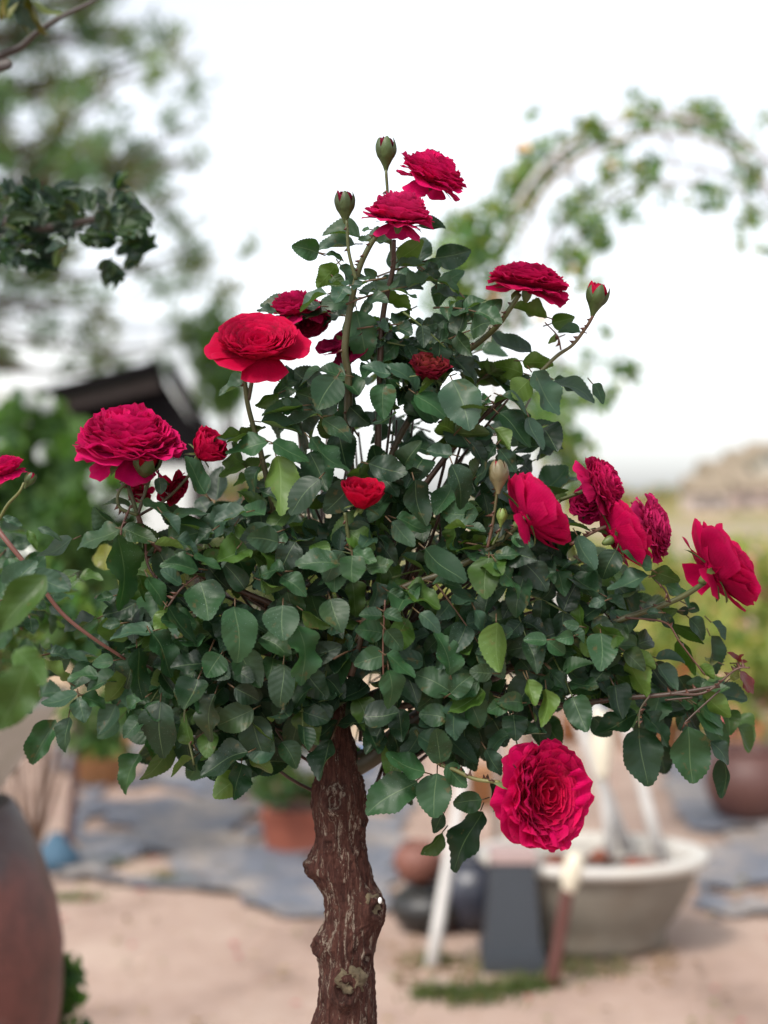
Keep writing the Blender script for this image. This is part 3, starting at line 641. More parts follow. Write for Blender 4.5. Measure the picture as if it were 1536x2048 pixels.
bloom(412, 898, 1.60, 44, (.62, -.35, .55), hc=1.1, hr=.9, n=34, guards=6, gth=(1.0, .2), ruf=.05, c=(.58, .002, .055), cr=.08, cup=.5, curv=.5, cupg=.25, shift=.4, label='half-opened scarlet bloom')
bud(292, 930, 1.57, 84, (.25, -.55, .6), .8, c=(.34, .003, .018))
bloom(345, 975, 1.63, 38, (.5, -.2, -.3), hc=.6, hr=.3, n=26, guards=5, ruf=.08, c=(.36, .003, .03), cr=.1)
bloom(280, 985, 1.64, 26, (.0, -.4, -.6), hc=.6, hr=.3, n=20, guards=4, ruf=.08, c=(.30, .003, .03), cr=.1)
bloom(858, 738, 1.60, 44, (.1, -.45, .8), hc=.9, hr=.6, n=34, guards=6, gth=(1.1, .5), ruf=.12, c=(.20, .006, .02), c2=(.24, .05, .02), cr=.22, cup=.5, curv=.5, cupg=.2, shift=.3, label='withered dark red bloom among leaves')
bloom(725, 988, 1.55, 50, (.10, -.40, .9), hc=.85, hr=.80, n=36, guards=7, gth=(1.25, .30), ruf=.05, c=(.58, .001, .030), cr=.06, cup=.5, curv=.5, gW=.62, gL=1.15, cupg=.3, shift=.45, label='half-opened bright red bloom in the middle of the crown')
bloom(1078, 1022, 1.565, 88, (.84, .20, .50), hc=.62, hr=.46, n=56, mids=8, mth=(1.3, .6), guards=10, gth=(1.55, .62), hang=1, ruf=.035, c=(.66, .004, .095), cr=.04, gW=.66, gL=1.10, cupg=.12, shift=.30, label='smooth crimson bloom seen from behind')
bloom(1210, 965, 1.60, 64, (.80, -.34, .42), hc=.62, hr=.12, n=70, mids=8, guards=6, gth=(1.45, 1.9), ruf=.08, c=(.60, .01, .11), cr=.16, shift=.2, label='crumpled crimson bloom, uppermost of the cluster')
bloom(1182, 1005, 1.64, 46, (-.3, -.5, .4), hc=.6, hr=.2, n=36, mids=4, guards=6, ruf=.09, c=(.45, .006, .09), cr=.2)
bloom(1248, 1066, 1.60, 76, (.84, .22, .40), hc=.5, hr=.4, n=44, mids=7, mth=(1.3, .7), guards=9, gth=(1.5, .7), ruf=.04, c=(.62, .003, .085), cr=.05, gW=.64, gL=1.05, cupg=.1, shift=.25)
bloom(1302, 1055, 1.62, 66, (.88, -.36, .25), hc=.5, hr=.15, n=60, mids=8, guards=7, gth=(1.4, 1.8), ruf=.09, c=(.62, .025, .15), cr=.2, label='faded magenta bloom with papery petals')
bloom(1448, 1130, 1.59, 96, (.82, .08, .56), hc=.62, hr=.34, n=64, mids=10, mth=(1.3, .85), guards=10, gth=(1.5, .95), hang=2, ruf=.05, c=(.62, .003, .085), cr=.06, gW=.58, gL=1.08, cupg=.08, shift=.22, label='crimson bloom furthest along the right branch')
bloom(1086, 1588, 1.565, 112, (.66, -.74, .14), hc=.20, hr=.24, n=84, mids=12, mth=(1.2, 1.25), guards=11, hang=4, gth=(1.3, 1.8), ruf=.10, c=(.72, .003, .11), c2=(.56, .001, .04), cr=.20, cup=.35, pw=.34, gW=.48, gL=1.02, label='low-hanging open crimson bloom')
bud(772, 308, 1.63, 66, (.0, -.1, 1), .45)
bud(690, 415, 1.60, 64, (-.02, -.1, 1), .65)
bud(1192, 600, 1.61, 68, (.22, -.1, 1), 1.0, c=(.5, .006, .04))
bud(997, 955, 1.55, 66, (.02, 0, 1), .0, c=(.35, .05, .06), green=(.13, .12, .06))
bud(1003, 1036, 1.55, 36, (.1, -.1, 1), .0, green=(.12, .19, .04))
#MARK_BG
# ------------------------------------------------------------------ ground
def ground_mat():
    m, nt, b = new_mat('sandy_ground'); L = nt.links
    n1 = noise_(nt, 1.6, 7, .65); n2 = noise_(nt, 14, 6, .7); n3 = noise_(nt, .5, 4, .5)
    col = ramp(nt, n1, [(.3, (.22, .15, .115)), (.45, (.36, .255, .205)), (.6, (.42, .31, .25)), (.75, (.48, .37, .30))])
    col = mix(nt, ramp(nt, n2, [(.5, (0, 0, 0)), (.8, (.7, .7, .7))]), col, (.30, .19, .13))
    g = N(nt, 'ShaderNodeNewGeometry'); sx = N(nt, 'ShaderNodeSeparateXYZ'); L.new(g.outputs['Position'], sx.inputs[0])
    far = N(nt, 'ShaderNodeMapRange'); L.new(sx.outputs[1], far.inputs[0]); far.inputs[1].default_value = 10; far.inputs[2].default_value = 16
    col = mix(nt, math_(nt, 'MULTIPLY', far.outputs[0], n3), col, (.20, .20, .07))
    L.new(col, b.inputs['Base Color']); b.inputs['Roughness'].default_value = .95
    bump(nt, math_(nt, 'ADD', n1, n2), .6, .03, b); return m
gm = MB(); xs = np.concatenate([-np.geomspace(6, 900, 14)[::-1], np.linspace(-5, 5, 60), np.geomspace(6, 900, 14)]); yg = np.concatenate([[-40, -10], np.linspace(0, 16, 90), np.geomspace(17, 1500, 18)])
vs = []
for y in yg:
    for x in xs:
        vs.append((x, y, (.012 * mnoise.noise(Vector((x * 2.2, y * 2.2, 0))) + .006 * mnoise.noise(Vector((x * 9, y * 9, 3)))) if abs(x) < 6 and y < 17 else 0))
gm.add(vs, grid_faces(len(xs), len(yg)))
tag(gm.build('ground', ground_mat()), kind='structure')
def near_ground(x, y): return .012 * mnoise.noise(Vector((x * 2.2, y * 2.2, 0))) + .006 * mnoise.noise(Vector((x * 9, y * 9, 3)))
def sheet(name, poly_px, mat, label, cat, lift, wr, res=70, group=None):
    """a wrinkled ground sheet whose ragged outline is given by photo pixels"""
    pts = [G(x, y)[:2] for x, y in poly_px]; a = np.array(pts); x0, y0 = a.min(0); x1, y1 = a.max(0); m = MB(); idx = {}; v = []; f = []
    nx = int((x1 - x0) * res / 2) + 2; ny = int((y1 - y0) * res / 2) + 2
    ins = lambda x, y: inside(x + .10 * mnoise.noise(Vector((x * 5, y * 5, 1))), y + .22 * mnoise.noise(Vector((x * 4, y * 4, 7))) + .08 * mnoise.noise(Vector((x * 14, y * 12, 3))), pts)
    def vid(i, j):
        if (i, j) not in idx:
            x = x0 + (x1 - x0) * i / nx; y = y0 + (y1 - y0) * j / ny; idx[(i, j)] = len(v)
            rg = abs(mnoise.noise(Vector((x * 3 + y, y * 4, 5)))) + .5 * abs(mnoise.noise(Vector((x * 9, y * 8, 2))))
            v.append((x, y, near_ground(x, y) + lift + wr * rg))
        return idx[(i, j)]
    for i in range(nx):
        for j in range(ny):
            x = x0 + (x1 - x0) * (i + .5) / nx; y = y0 + (y1 - y0) * (j + .5) / ny
            if ins(x, y) and mnoise.noise(Vector((x * 2.6, y * 2.2, 11))) + .5 * mnoise.noise(Vector((x * 8, y * 6, 4))) < .30: f.append((vid(i, j), vid(i+1, j), vid(i+1, j+1), vid(i, j+1)))
    m.add(v, f); return tag(m.build(name, mat), label, cat, group)
M_mat = simple('weed_mat', (.17, .185, .225), .6, 4, .5, dirt=(.32, .27, .23), bstr=.8, bdist=.02)
sheet('weed_mat', [(100,1500),(330,1420),(560,1410),(760,1450),(840,1500),(800,1700),(790,1838),(560,1835),(400,1790),(200,1770),(110,1760),(160,1600)], M_mat, 'wide wrinkled grey-blue weed mat between brown jar and rose trunk', 'ground sheet', .014, .03, group='weed mats')
sheet('weed_mat', [(1340,1480),(1500,1500),(1700,1620),(1700,1850),(1540,1838),(1390,1820),(1400,1700),(1330,1600)], M_mat, 'grey-blue weed mat to the right of the white bowl planter', 'ground sheet', .014, .03, group='weed mats')

# ------------------------------------------------------------------ foliage generator for the garden
LEAF2 = np.array([(0, 0, 0), (.32, .35, .10), (.30, .7, .08), (0, 1, -.08), (-.30, .7, .08), (-.32, .35, .10), (0, .5, 0)])
LF2 = [(0, 1, 6), (1, 2, 6), (2, 3, 6), (3, 4, 6), (4, 5, 6), (5, 0, 6)]
def scatter(mb, blobs, n, size, cols, flat=.3, shell=.55):
    """blobs: (centre, radii); leaves spread through them in uneven clumps"""
    vol = np.array([b[1][0] * b[1][1] * b[1][2] for b in blobs]) ** .67; pr = vol / vol.sum()
    for _ in range(n):
        c, r = blobs[rng.choice(len(blobs), p=pr)]
        d = unit(rng.normal(0, 1, 3)); q = random.random() ** (1 / 3); q = shell + (1 - shell) * q if random.random() < .6 else q
        p = np.array(c) + d * np.array(r) * q
        a = unit(rng.normal(0, 1, 3) + np.array([0, 0, -.2])); nrm = unit(rng.normal(0, 1, 3) * (1 - flat) + np.array([0, -.2, 1]) * flat * 2)
        s = unit(np.cross(a, nrm)); nn = np.cross(s, a); L = size * random.uniform(.6, 1.3)
        v = p + (LEAF2[:, :1] * s + LEAF2[:, 1:2] * a + LEAF2[:, 2:] * nn) * L
        mb.add(v, LF2, None, np.array(random.choice(cols)) * random.uniform(.75, 1.3))
def little_rose(mb, p, r, c, n=14):
    F = frame((random.uniform(-.6, .6), -.6, random.uniform(.1, 1)))
    for i in range(n):
        s = math.sqrt((i + .5) / n); petal(mb, np.array(p), F, i * 2.4, r * .1, 0, r * (.6 + .4 * s), .2 + 1.2 * s, .9 * s, r * (.3 + .35 * s), .3, .06, c, 4, 4, 0, .2)
def shrub(name, base, blobs, n, size, cols, label, cat, group=None, stems=6, flowers=None, fl=None, stem_c=(.10, .06, .04), stem_r=.012):
    t = thing(name, tuple(base), label, cat, group); m = MB()
    for k in range(stems):
        c, r = blobs[k % len(blobs)]; e = np.array(c) + rng.normal(0, .35, 3) * np.array(r)
        b0 = np.array(base) + np.array([random.uniform(-1, 1) * stem_r * 3, random.uniform(-1, 1) * stem_r * 3, 0]); md = (b0 + e) / 2 + rng.normal(0, .06, 3) * np.linalg.norm(e - b0)
        tube(m, [b0, md, e], [stem_r, stem_r * .7, stem_r * .3], stem_c, ns=6, sm=4)
    m.build('stem', M_stem, t)
    m = MB(); scatter(m, blobs, n, size, cols); m.build('foliage', M_bgleaf, t, smooth=False)
    if flowers:
        col, cnt_, rr = flowers
        for k in range(cnt_):
            c, r = random.choice(blobs); d = unit(rng.normal(0, 1, 3) + np.array([0, -1.0, .3])); m = MB()
            little_rose(m, np.array(c) + d * np.array(r) * .98, rr * random.uniform(.7, 1.15), np.array(random.choice(col)), 12); m.build('rose_bloom', M_bgpetal, t)
    return t

# ------------------------------------------------------------------ neighbour rose at the left edge
nb = np.array([-1.02, 1.95, 0.]); t = thing('rose_bush', tuple(nb), 'neighbouring crimson rose bush reaching in from the left edge', 'rose bush')
ms = MB()
def px3(rows): return [P(*r) for r in rows]
for pts, r0, r1, c in (([(-220,1500,1.9),(-120,1150,1.7),(-30,1020,1.6),(0,1065,1.56),(60,1140,1.56),(120,1222,1.57),(180,1272,1.58),(250,1318,1.60)], .0034, .0016, (.12, .055, .045)),
                       ([(-60,1100,1.6),(-10,1050,1.58),(15,1010,1.57),(38,985,1.56),(48,965,1.56)], .002, .0012, (.10, .12, .04)),
                       ([(-60,1080,1.62),(-20,1000,1.60),(8,960,1.59)], .002, .0016, (.10, .10, .04))):
    tube(ms, px3(pts), list(np.linspace(r0, r1, len(pts))), c, ns=8, sm=5)
tube(ms, [nb, nb + np.array([.03, -.05, .6]), P(-220, 1500, 1.9)], [.016, .012, .004], BROWN, ns=10)
ms.build('branch', M_stem, t)
bloom(14, 944, 1.58, 40, (-.25, -.25, .9), hc=.75, hr=.3, n=50, guards=6, gth=(1.5, 2.2), ruf=.06, c=MAG, cr=.1, parent=t)
bud(58, 962, 1.57, 36, (.5, -.1, .8), .4, parent=t, c=(.35, .02, .05))
ml = MB()
for row, d in (((90,1150,-10,1262,76,'l'),1.38),((10,1180,70,1120,60,'b'),1.5),((60,1150,140,1180,50,'b'),1.5),((5,1035,45,1050,16,'b'),1.57),((75,1055,125,1078,16,'b'),1.57),((55,1060,75,1100,18,'l'),1.57),
               ((95,1175,30,1210,44,'m'),1.52),((0,1190,40,1165,50,'m'),1.5),((60,1330,-10,1460,90,'l'),1.24),((30,1300,90,1370,60,'l'),1.3),((20,1230,-40,1310,70,'m'),1.4),((110,1440,60,1530,50,'m'),1.7)):
    bx, by, tx, ty, w_, k = row; b = P(bx, by, d); e = P(tx, ty, d); v = unit(CAMP - b)
    add_leaf(ml, b, e, w_ / FPX * d, unit(v + np.array([0, 0, .5])), COL[k])
for k in range(60):
    p = P(random.uniform(-160, 70), random.uniform(1080, 1420), random.uniform(1.65, 2.1)); compound(ml, p, rng.normal(0, 1, 3), unit(np.array([0, -.5, .8]) + rng.normal(0, .3, 3)), random.uniform(.024, .034), COL[random.choice('mdlb')])
ml.build('foliage', M_leaf, t)

# ------------------------------------------------------------------ tall tree just left of frame whose twigs hang in
gt = np.array([-1.75, 2.9, 0.]); t = thing('garden_tree', tuple(gt), 'dark-leaved tree hanging its twigs in at the upper left', 'tree')
m = MB(); tube(m, [gt, gt + np.array([.05, 0, 1.2]), gt + np.array([.0, -.1, 2.4]), gt + np.array([.1, -.1, 3.4])], [.07, .06, .045, .02], (.09, .06, .045), ns=12); m.build('trunk', M_wood, t)
m = MB(); fo = MB()
D1 = 2.15
brs = [([(-120,170,D1),(-30,135,D1),(0,112,D1),(40,95,D1),(70,68,D1),(120,35,D1),(190,0,D1),(260,-50,D1)], .0035), ([(-160,420,2.4),(0,440,2.25),(90,455,2.2),(180,440,2.15),(240,420,2.15)], .005)]
for pts, r0 in brs:
    q = px3(pts); q = [gt + np.array([0, -.05, q[0][2] - .1])] + q; tube(m, q, list(np.linspace(r0 * 2.4, r0 * .5, len(q))), (.035, .028, .026), ns=7)
m.build('branch', M_stem, t)
DK = [(.010, .028, .018), (.012, .034, .016), (.020, .050, .015)]
for k in range(85):
    x = random.choice([random.uniform(0, 130), random.uniform(150, 300), random.uniform(-80, 290)]); y = random.uniform(370, 540) if x > 150 else random.uniform(380, 520)
    if x > 150 and (x - 235) ** 2 / 75 ** 2 + (y - 440) ** 2 / 100 ** 2 > 1: continue
    b = P(x, y, random.uniform(2.05, 2.3)); a = unit(rng.normal(0, 1, 3) + np.array([0, 0, -.3])); L = random.uniform(.026, .042)
    for q in (-.9, -.45, 0, .45, .9):       # lobed, palm-shaped leaves
        up = unit(np.array([.1, -.7, .6]) + rng.normal(0, .25, 3)); s = unit(np.cross(a, up)); dd = unit(a * math.cos(q) + s * math.sin(q)); add_leaf(fo, b, b + dd * L * (1 - .28 * abs(q)), L * .48, up, random.choice(DK), curl=.1, wave=.03)
for k in range(12):
    b = P(random.uniform(-40, 70), random.uniform(-60, 60), 2.1); a = unit(rng.normal(0, .5, 3) + np.array([0, 0, -1])); add_leaf(fo, b, b + a * random.uniform(.04, .065), .022, unit(rng.normal(0, 1, 3) + np.array([0, -1, .3])), random.choice([(.09, .10, .02), (.05, .09, .03), (.12, .10, .02), (.04, .08, .06)]))
fo.build('foliage', M_leaf, t)

# ------------------------------------------------------------------ pine tree, upper left
def conifer(name, base, H, rad, label, cat, cols, n_wh, tuft, dens=1.0, group=None, low=.12):
    t = thing(name, tuple(base), label, cat, group); m = MB(); f = MB(); base = np.array(base, float)
    tube(m, [base, base + np.array([.05, 0, H * .5]), base + np.array([0, 0, H])], [H * .012, H * .009, .02], (.16, .12, .10), ns=10); m.build('trunk', M_wood, t); m = MB()
    for k in range(n_wh):
        h = H * (low + (1 - low) * (k / n_wh) ** .95); R_ = rad * (1 - (h / H)) ** .8 * random.uniform(.75, 1.1) + .1; nb_ = random.randint(5, 8)
        for j in range(nb_):
            az = random.uniform(0, 6.28); dr = np.array([math.cos(az), math.sin(az), 0]); b0 = base + np.array([0, 0, h]); e = b0 + dr * R_ + np.array([0, 0, random.uniform(-.05, .3) * R_])
            md = (b0 + e) / 2 + np.array([0, 0, -.07 * R_]); tube(m, [b0, md, e], [.03, .02, .008], (.15, .11, .09), ns=5, sm=3)
            for q in range(int(dens * (1.5 + R_ * 1.5))):
                tt = random.uniform(.35, 1.03); c = b0 + (e - b0) * tt + rng.normal(0, .10, 3) * R_ * .6; col = np.array(random.choice(cols)) * random.uniform(.7, 1.3)
                for z in range(30):
                    d = unit(rng.normal(0, 1, 3) + dr * .5 + np.array([0, 0, .45])); L = tuft * random.uniform(.6, 1.2); o = c + rng.normal(0, tuft * .30, 3); s = unit(np.cross(d, rng.normal(0, 1, 3))) * tuft * .10
                    f.add([o - s, o + s, o + d * L], [(0, 1, 2)], None, col)
    m.build('branches', M_wood, t); f.build('foliage', M_bgleaf, t, smooth=False); return t
PG = [(.13, .21, .10), (.12, .20, .13), (.17, .23, .10), (.20, .20, .12), (.14, .20, .17)]
bx = P(-130, 1000, 13.0); conifer('pine_tree', (bx[0], bx[1], 0), 9.8, 3.3, 'tall loose pine tree rising behind the white-roofed shed', 'tree', PG, 46, .19, .98, low=.27)
bx = P(455, 1010, 36); base = np.array([bx[0], bx[1], 0])
t = thing('umbrella_pine', tuple(base), 'far yellow-green pine with orange-brown limbs on the skyline', 'tree'); m = MB(); blobs = []
m2 = MB(); tube(m2, [base, base + np.array([.1, 0, .9])], [.16, .13], (.42, .22, .10), ns=8); m2.build('trunk', M_wood, t)
for k in range(9):
    a = k / 9 * 6.28; e = base + np.array([math.cos(a) * .85, math.sin(a) * .7, 1.75 + random.uniform(-.2, .35)]); tube(m, [base + np.array([.1, 0, .8]), base + np.array([math.cos(a) * .3, math.sin(a) * .2, 1.3]), e], [.08, .06, .025], (.45, .24, .11), ns=6); blobs.append((e + np.array([0, 0, .15]), (.45, .4, .22)))
m.build('branches', M_stem, t); m = MB(); scatter(m, blobs, 2600, .09, [(.20, .22, .05), (.16, .20, .05), (.25, .23, .07)]); m.build('foliage', M_bgleaf, t, smooth=False)

# ------------------------------------------------------------------ buildings at the left
M_roofw = simple('white_roof_film', (.80, .83, .84), .35, 1.2, .12, dirt=(.70, .73, .73), bstr=.2)
M_wallw = simple('white_wall', (.78, .80, .80), .8, 1.5, .2); M_dark = simple('dark_roof', (.010, .009, .010), .95, 3, .4); M_dark.node_tree.nodes['Principled BSDF'].inputs['Specular IOR Level'].default_value = .05; M_beam = simple('weathered_beam', (.04, .032, .03), .9, 6, .4); M_beam.node_tree.nodes['Principled BSDF'].inputs['Specular IOR Level'].default_value = .1
a0 = P(-700, 800, 19); t = thing('greenhouse', (a0[0], a0[1], 0), 'long white-roofed greenhouse behind the dark shed roof', 'greenhouse')
def quadpx(mb, pts, th=.06):
    v = np.array(pts); n = unit(np.cross(v[1] - v[0], v[-1] - v[0])) * th; k = len(v)
    mb.add(np.vstack([v, v + n]), [tuple(range(k)), tuple(range(2 * k - 1, k - 1, -1))] + [(i, i + k, (i + 1) % k + k, (i + 1) % k) for i in range(k)])
def gw(px, py, d): p = P(px, py, d); return p
m = MB(); e1, e2 = gw(-500, 800, 18), gw(400, 775, 18); r1, r2 = gw(-500, 596, 23), gw(392, 655, 23)
quadpx(m, [e1, e2, r2, r1]); b1 = e1.copy(); b1[1] += 9; b2 = e2.copy(); b2[1] += 9; b2[0] *= 1.56; quadpx(m, [r1, r2, b2, b1]); m.build('roof', M_roofw, t)
m = MB(); z0 = lambda p: np.array([p[0], p[1], 0.]); quadpx(m, [z0(e1), z0(e2), e2, e1]); quadpx(m, [z0(e2), z0(b2), b2, r2, e2]); quadpx(m, [z0(b1), z0(e1), e1, r1, b1]); m.build('wall', M_wallw, t, smooth=False)
m = MB()
for k in range(12):
    u = k / 11; a = e1 * (1 - u) + e2 * u; b = r1 * (1 - u) + r2 * u; tube(m, [a + [0, -.03, .05], b + [0, -.03, .08]], .035, (1, 1, 1), ns=6, sm=1)
for u in (.33, .66): tube(m, [e1 + (r1 - e1) * u + [0, -.03, .06], e2 + (r2 - e2) * u + [0, -.03, .06]], .03, ns=6, sm=1)
m.build('frame', M_wallw, t)
t = thing('shed', tuple(z0(P(250, 900, 11))), 'low open shed with a dark sloping roof behind the white-flowered hedge', 'shed')
pk, ll, rr_ = P(322, 738, 10.5), P(20, 815, 10.5), P(410, 880, 10.5); back = np.array([-.4, 3.2, 0.15])
m = MB(); quadpx(m, [ll, pk, pk + back, ll + back], .07); quadpx(m, [pk + [.03, 0, 0], rr_, rr_ + back, pk + back + [.03, 0, 0]], .07)
m.build('roof', M_dark, t, smooth=False)
m = MB(); ll2, pk2, rr2 = P(30, 832, 10.55), P(318, 760, 10.55), P(398, 888, 10.55)
quadpx(m, [ll2, P(60, 842, 10.55), P(325, 778, 10.55), pk2], .06); m.build('gable_board', M_beam, t, smooth=False)
m = MB(); quadpx(m, [P(60, 842, 10.62), P(322, 756, 10.62), P(408, 884, 10.62), P(408, 930, 10.62), P(60, 930, 10.62)], .05); m.build('gable_infill', M_dark, t, smooth=False)
for px in (60, 240, 395):
    m = MB(); p = P(px, 900, 10.7); q = z0(p); tube(m, [q, p], .05, ns=8, sm=1); m.build('post', M_beam, t)

# ------------------------------------------------------------------ shrubs and hedges
WG = [(.045, .10, .030), (.06, .13, .035), (.035, .08, .03)]
YG = [(.32, .34, .10), (.22, .29, .08), (.42, .37, .13), (.15, .22, .06), (.46, .33, .14)]
def blobset(cx, cy, d, rw, rh, n, rr=.5):
    out = []
    for _ in range(n):
        a = random.uniform(0, 6.28); q = random.random() ** .5; out.append((P(cx + rw * q * math.cos(a), cy + rh * q * math.sin(a), d + random.uniform(-.25, .25)), (rr * rw / FPX * d,) * 2 + (rr * rh / FPX * d * 1.0,)))
    return out
base = z0(P(60, 1300, 6.5)); shrub('climbing_rose', base, blobset(60, 1020, 6.5, 190, 165, 16, .42), 5200, .075, [(.06, .13, .04), (.08, .16, .045), (.05, .11, .04)], 'bushy green climbing rose dotted with white blooms before the shed', 'rose bush', None, 8, ([(.75, .77, .76), (.7, .73, .7)], 34, .045))
# big jar and the pale bowl on it
jr = P(-205, 1610, 2.85); jc = (jr[0], jr[1], 0.)
def jar_mat():
    m, nt, b = new_mat('glazed_jar'); g = N(nt, 'ShaderNodeNewGeometry'); sx = N(nt, 'ShaderNodeSeparateXYZ'); nt.links.new(g.outputs['Position'], sx.inputs[0])
    z = math_(nt, 'ADD', sx.outputs[2], math_(nt, 'MULTIPLY', noise_(nt, 12, 4), .12)); c = ramp(nt, z, [(.85, (.13, .045, .036)), (.91, (.062, .044, .045))])
    c = mix(nt, ramp(nt, noise_(nt, 7, 7, .75), [(.42, (0, 0, 0)), (.62, (.8, .8, .8))]), c, (.055, .022, .018)); c = mix(nt, ramp(nt, noise_(nt, 30, 5, .8), [(.6, (0, 0, 0)), (.72, (.4, .4, .4))]), c, (.24, .17, .15)); nt.links.new(c, b.inputs['Base Color']); b.inputs['Roughness'].default_value = .5; b.inputs['Specular IOR Level'].default_value = .3; bump(nt, noise_(nt, 60, 4), .2, .004, b); return m
t = thing('water_jar', jc, 'tall brown glazed water jar cut off by the left edge', 'jar')
ztop = P(-205, 1612, 2.85)[2]
prof = [(.10, 0), (.17, .01), (.19, .10), (.235, .25), (.272, .42), (.290, .56), (.292, .66), (.278, ztop - .17), (.255, ztop - .10), (.222, ztop - .03), (.205, ztop), (.185, ztop + .006), (.17, ztop - .02), (.16, ztop - .10)]
m = MB(); lathe(m, prof, jc, 56); m.build('body', jar_mat(), t)
M_pale = simple('pale_glaze', (.50, .49, .44), .5, 10, .35, dirt=(.34, .33, .26))
b0 = ztop + .008; t = thing('bowl_planter', (jc[0], jc[1], b0), 'pale flared bowl planter standing on the tall brown jar', 'planter')
m = MB(); lathe(m, [(.02, 0), (.16, 0), (.175, .012), (.235, .09), (.285, .17), (.30, .19), (.285, .195), (.27, .17), (.01, .15)], (jc[0], jc[1], b0), 48); m.build('bowl', M_pale, t)
mb_ = (jc[0], jc[1], b0 + .14)
shrub('white_rose_bush', mb_, blobset(-20, 1290, 2.95, 190, 170, 18, .35), 3400, .032, [(.04, .10, .03), (.055, .13, .03), (.03, .08, .03), (.10, .16, .03)], 'small-leaved white rose bush growing in the pale bowl', 'rose bush', None, 9, ([(.85, .86, .80), (.8, .78, .66)], 16, .022), stem_r=.005)
shrub('seedling', P(120, 2100, 3.0), [(P(128, 1990, 3.0), (.035, .03, .05)), (P(118, 2060, 3.0), (.05, .04, .06)), (P(135, 1945, 3.0), (.02, .02, .03))], 260, .028, WG, 'low leafy sprig at the foot of the brown jar', 'plant', stems=4, stem_r=.002).location
# young tree with blue base
q = G(130, 1738); t = thing('young_tree', tuple(q), 'thin dark young trunk rising from a blue cloth-wrapped base', 'young tree')
m = MB(); d_ = q[1]; tube(m, [q, P(136, 1690, d_), P(146, 1600, d_), P(150, 1520, d_), P(160, 1440, d_)], [.024, .019, .017, .015, .011], (.05, .024, .024), ns=10); m.build('trunk', M_stem, t)
M_blue = simple('blue_plastic', (.03, .12, .28), .4, 6, .3)
m = MB(); lathe(m, [(.0, .0), (.085, .0), (.09, .05), (.06, .09), (.035, .13), (.02, .14)], q + np.array([-.03, 0, .006]), 24); m.build('wrapping', simple('blue_cloth', (.06, .13, .20), .8, 20, .4), t)
m = MB(); scatter(m, blobset(190, 1440, d_, 110, 55, 6, .5), 700, .05, WG + [(.10, .17, .04)]); m.build('foliage', M_bgleaf, t, smooth=False)
bt = z0(P(430, 900, 14)); shrub('broadleaf_tree', bt, blobset(440, 680, 14, 55, 120, 10, .5), 1300, .085, [(.10, .19, .05), (.14, .23, .07), (.09, .16, .08)], 'soft green tree between dark shed roof and scarlet bloom', 'tree', stems=5, stem_r=.04)
# terracotta box with shrub
M_terra = simple('terracotta', (.30, .085, .05), .85, 5, .4, dirt=(.20, .07, .05)); M_soil = simple('soil', (.10, .055, .04), .95, 20, .6)
def planter_round(name, px, py, rpx, hpx, label, cat, mat, flare=.8, group=None, rim=True):
    q = G(px, py); s = q[1] / FPX; r = rpx * s; h = hpx * s; t = thing(name, tuple(q), label, cat, group); m = MB()
    lathe(m, [(.01, .0), (r * flare, 0), (r * .96, h * .85), (r * 1.02, h * .86), (r * 1.04, h), (r * .92, h), (r * .88, h * .9)], q + [0, 0, .012], 36); m.build('pot', mat, t)
    m = MB(); lathe(m, [(.005, h * .9), (r * .9, h * .88)], q + [0, 0, .012], 24); m.build('soil', M_soil, t); return q, h, r
q = G(600, 1712); s = q[1] / FPX; t = thing('planter_box', tuple(q), 'rectangular terracotta planter box left of the rose trunk', 'planter')
m = MB(); w2, h2 = 74 * s, 88 * s; box(m, (q[0] - w2 * .9, q[1], .012), (q[0] + w2 * .9, q[1] + .32, h2 * .82), taper=-.02); box(m, (q[0] - w2 - .01, q[1] - .03, h2 * .82 + .002), (q[0] + w2 + .01, q[1] + .35, h2)); m.build('box', M_terra, t, smooth=False)
m = MB(); box(m, (q[0] - w2 + .02, q[1], h2 + .002), (q[0] + w2 - .02, q[1] + .32, h2 + .012)); m.build('soil', M_soil, t, smooth=False)
shrub('potted_shrub', (q[0], q[1] + .15, h2), blobset(590, 1545, q[1] + .15, 70, 75, 7, .5), 1100, .05, [(.04, .09, .035), (.05, .11, .05), (.10, .10, .04)], 'dusky green shrub growing in the terracotta box', 'shrub', stem_r=.006)

# ------------------------------------------------------------------ white bowl planter with its contents
M_bowl = simple('worn_grey_glaze', (.24, .215, .175), .6, 7, .45, dirt=(.15, .12, .09)); M_rim = simple('white_rim', (.58, .55, .49), .4, 8, .2, dirt=(.5, .48, .45))
BD = 5.25; q = P(1185, 1700, BD); bz = q[2]; bc = np.array([q[0], q[1], 0.0]); k = BD / FPX
t = thing('bonsai_bowl', tuple(bc), 'large oval bonsai bowl with a broad white rim and grey-buff sides', 'planter')
R1 = 232 * k
m = MB(); lathe(m, [(.01, .01), (R1 * .60, .01), (R1 * .64, .035), (R1 * .62, .06), (R1 * .72, bz * .35), (R1 * .84, bz * .62), (R1 * .885, bz - .05), (R1 * .89, bz - .035)], bc, 64, sy=.78); m.build('body', M_bowl, t)
m = MB(); lathe(m, [(R1 * .88, bz - .042), (R1 * .97, bz - .036), (R1 * 1.0, bz - .018), (R1 * .985, bz), (R1 * .86, bz + .002), (R1 * .835, bz - .02), (R1 * .82, bz - .10)], bc, 64, sy=.78); m.build('rim', M_rim, t)
m = MB(); v = []
for j in range(10):
    for i in range(36):
        a = i / 36 * 6.283; rr = R1 * .825 * (j + .3) / 9.3; x, y = rr * math.cos(a), rr * .78 * math.sin(a); v.append(bc + [x, y, bz - .075 + .03 * mnoise.noise(Vector((x * 14, y * 14, 0)))])
m.add(v, grid_faces(36, 10, True)); m.build('soil', M_soil, t)
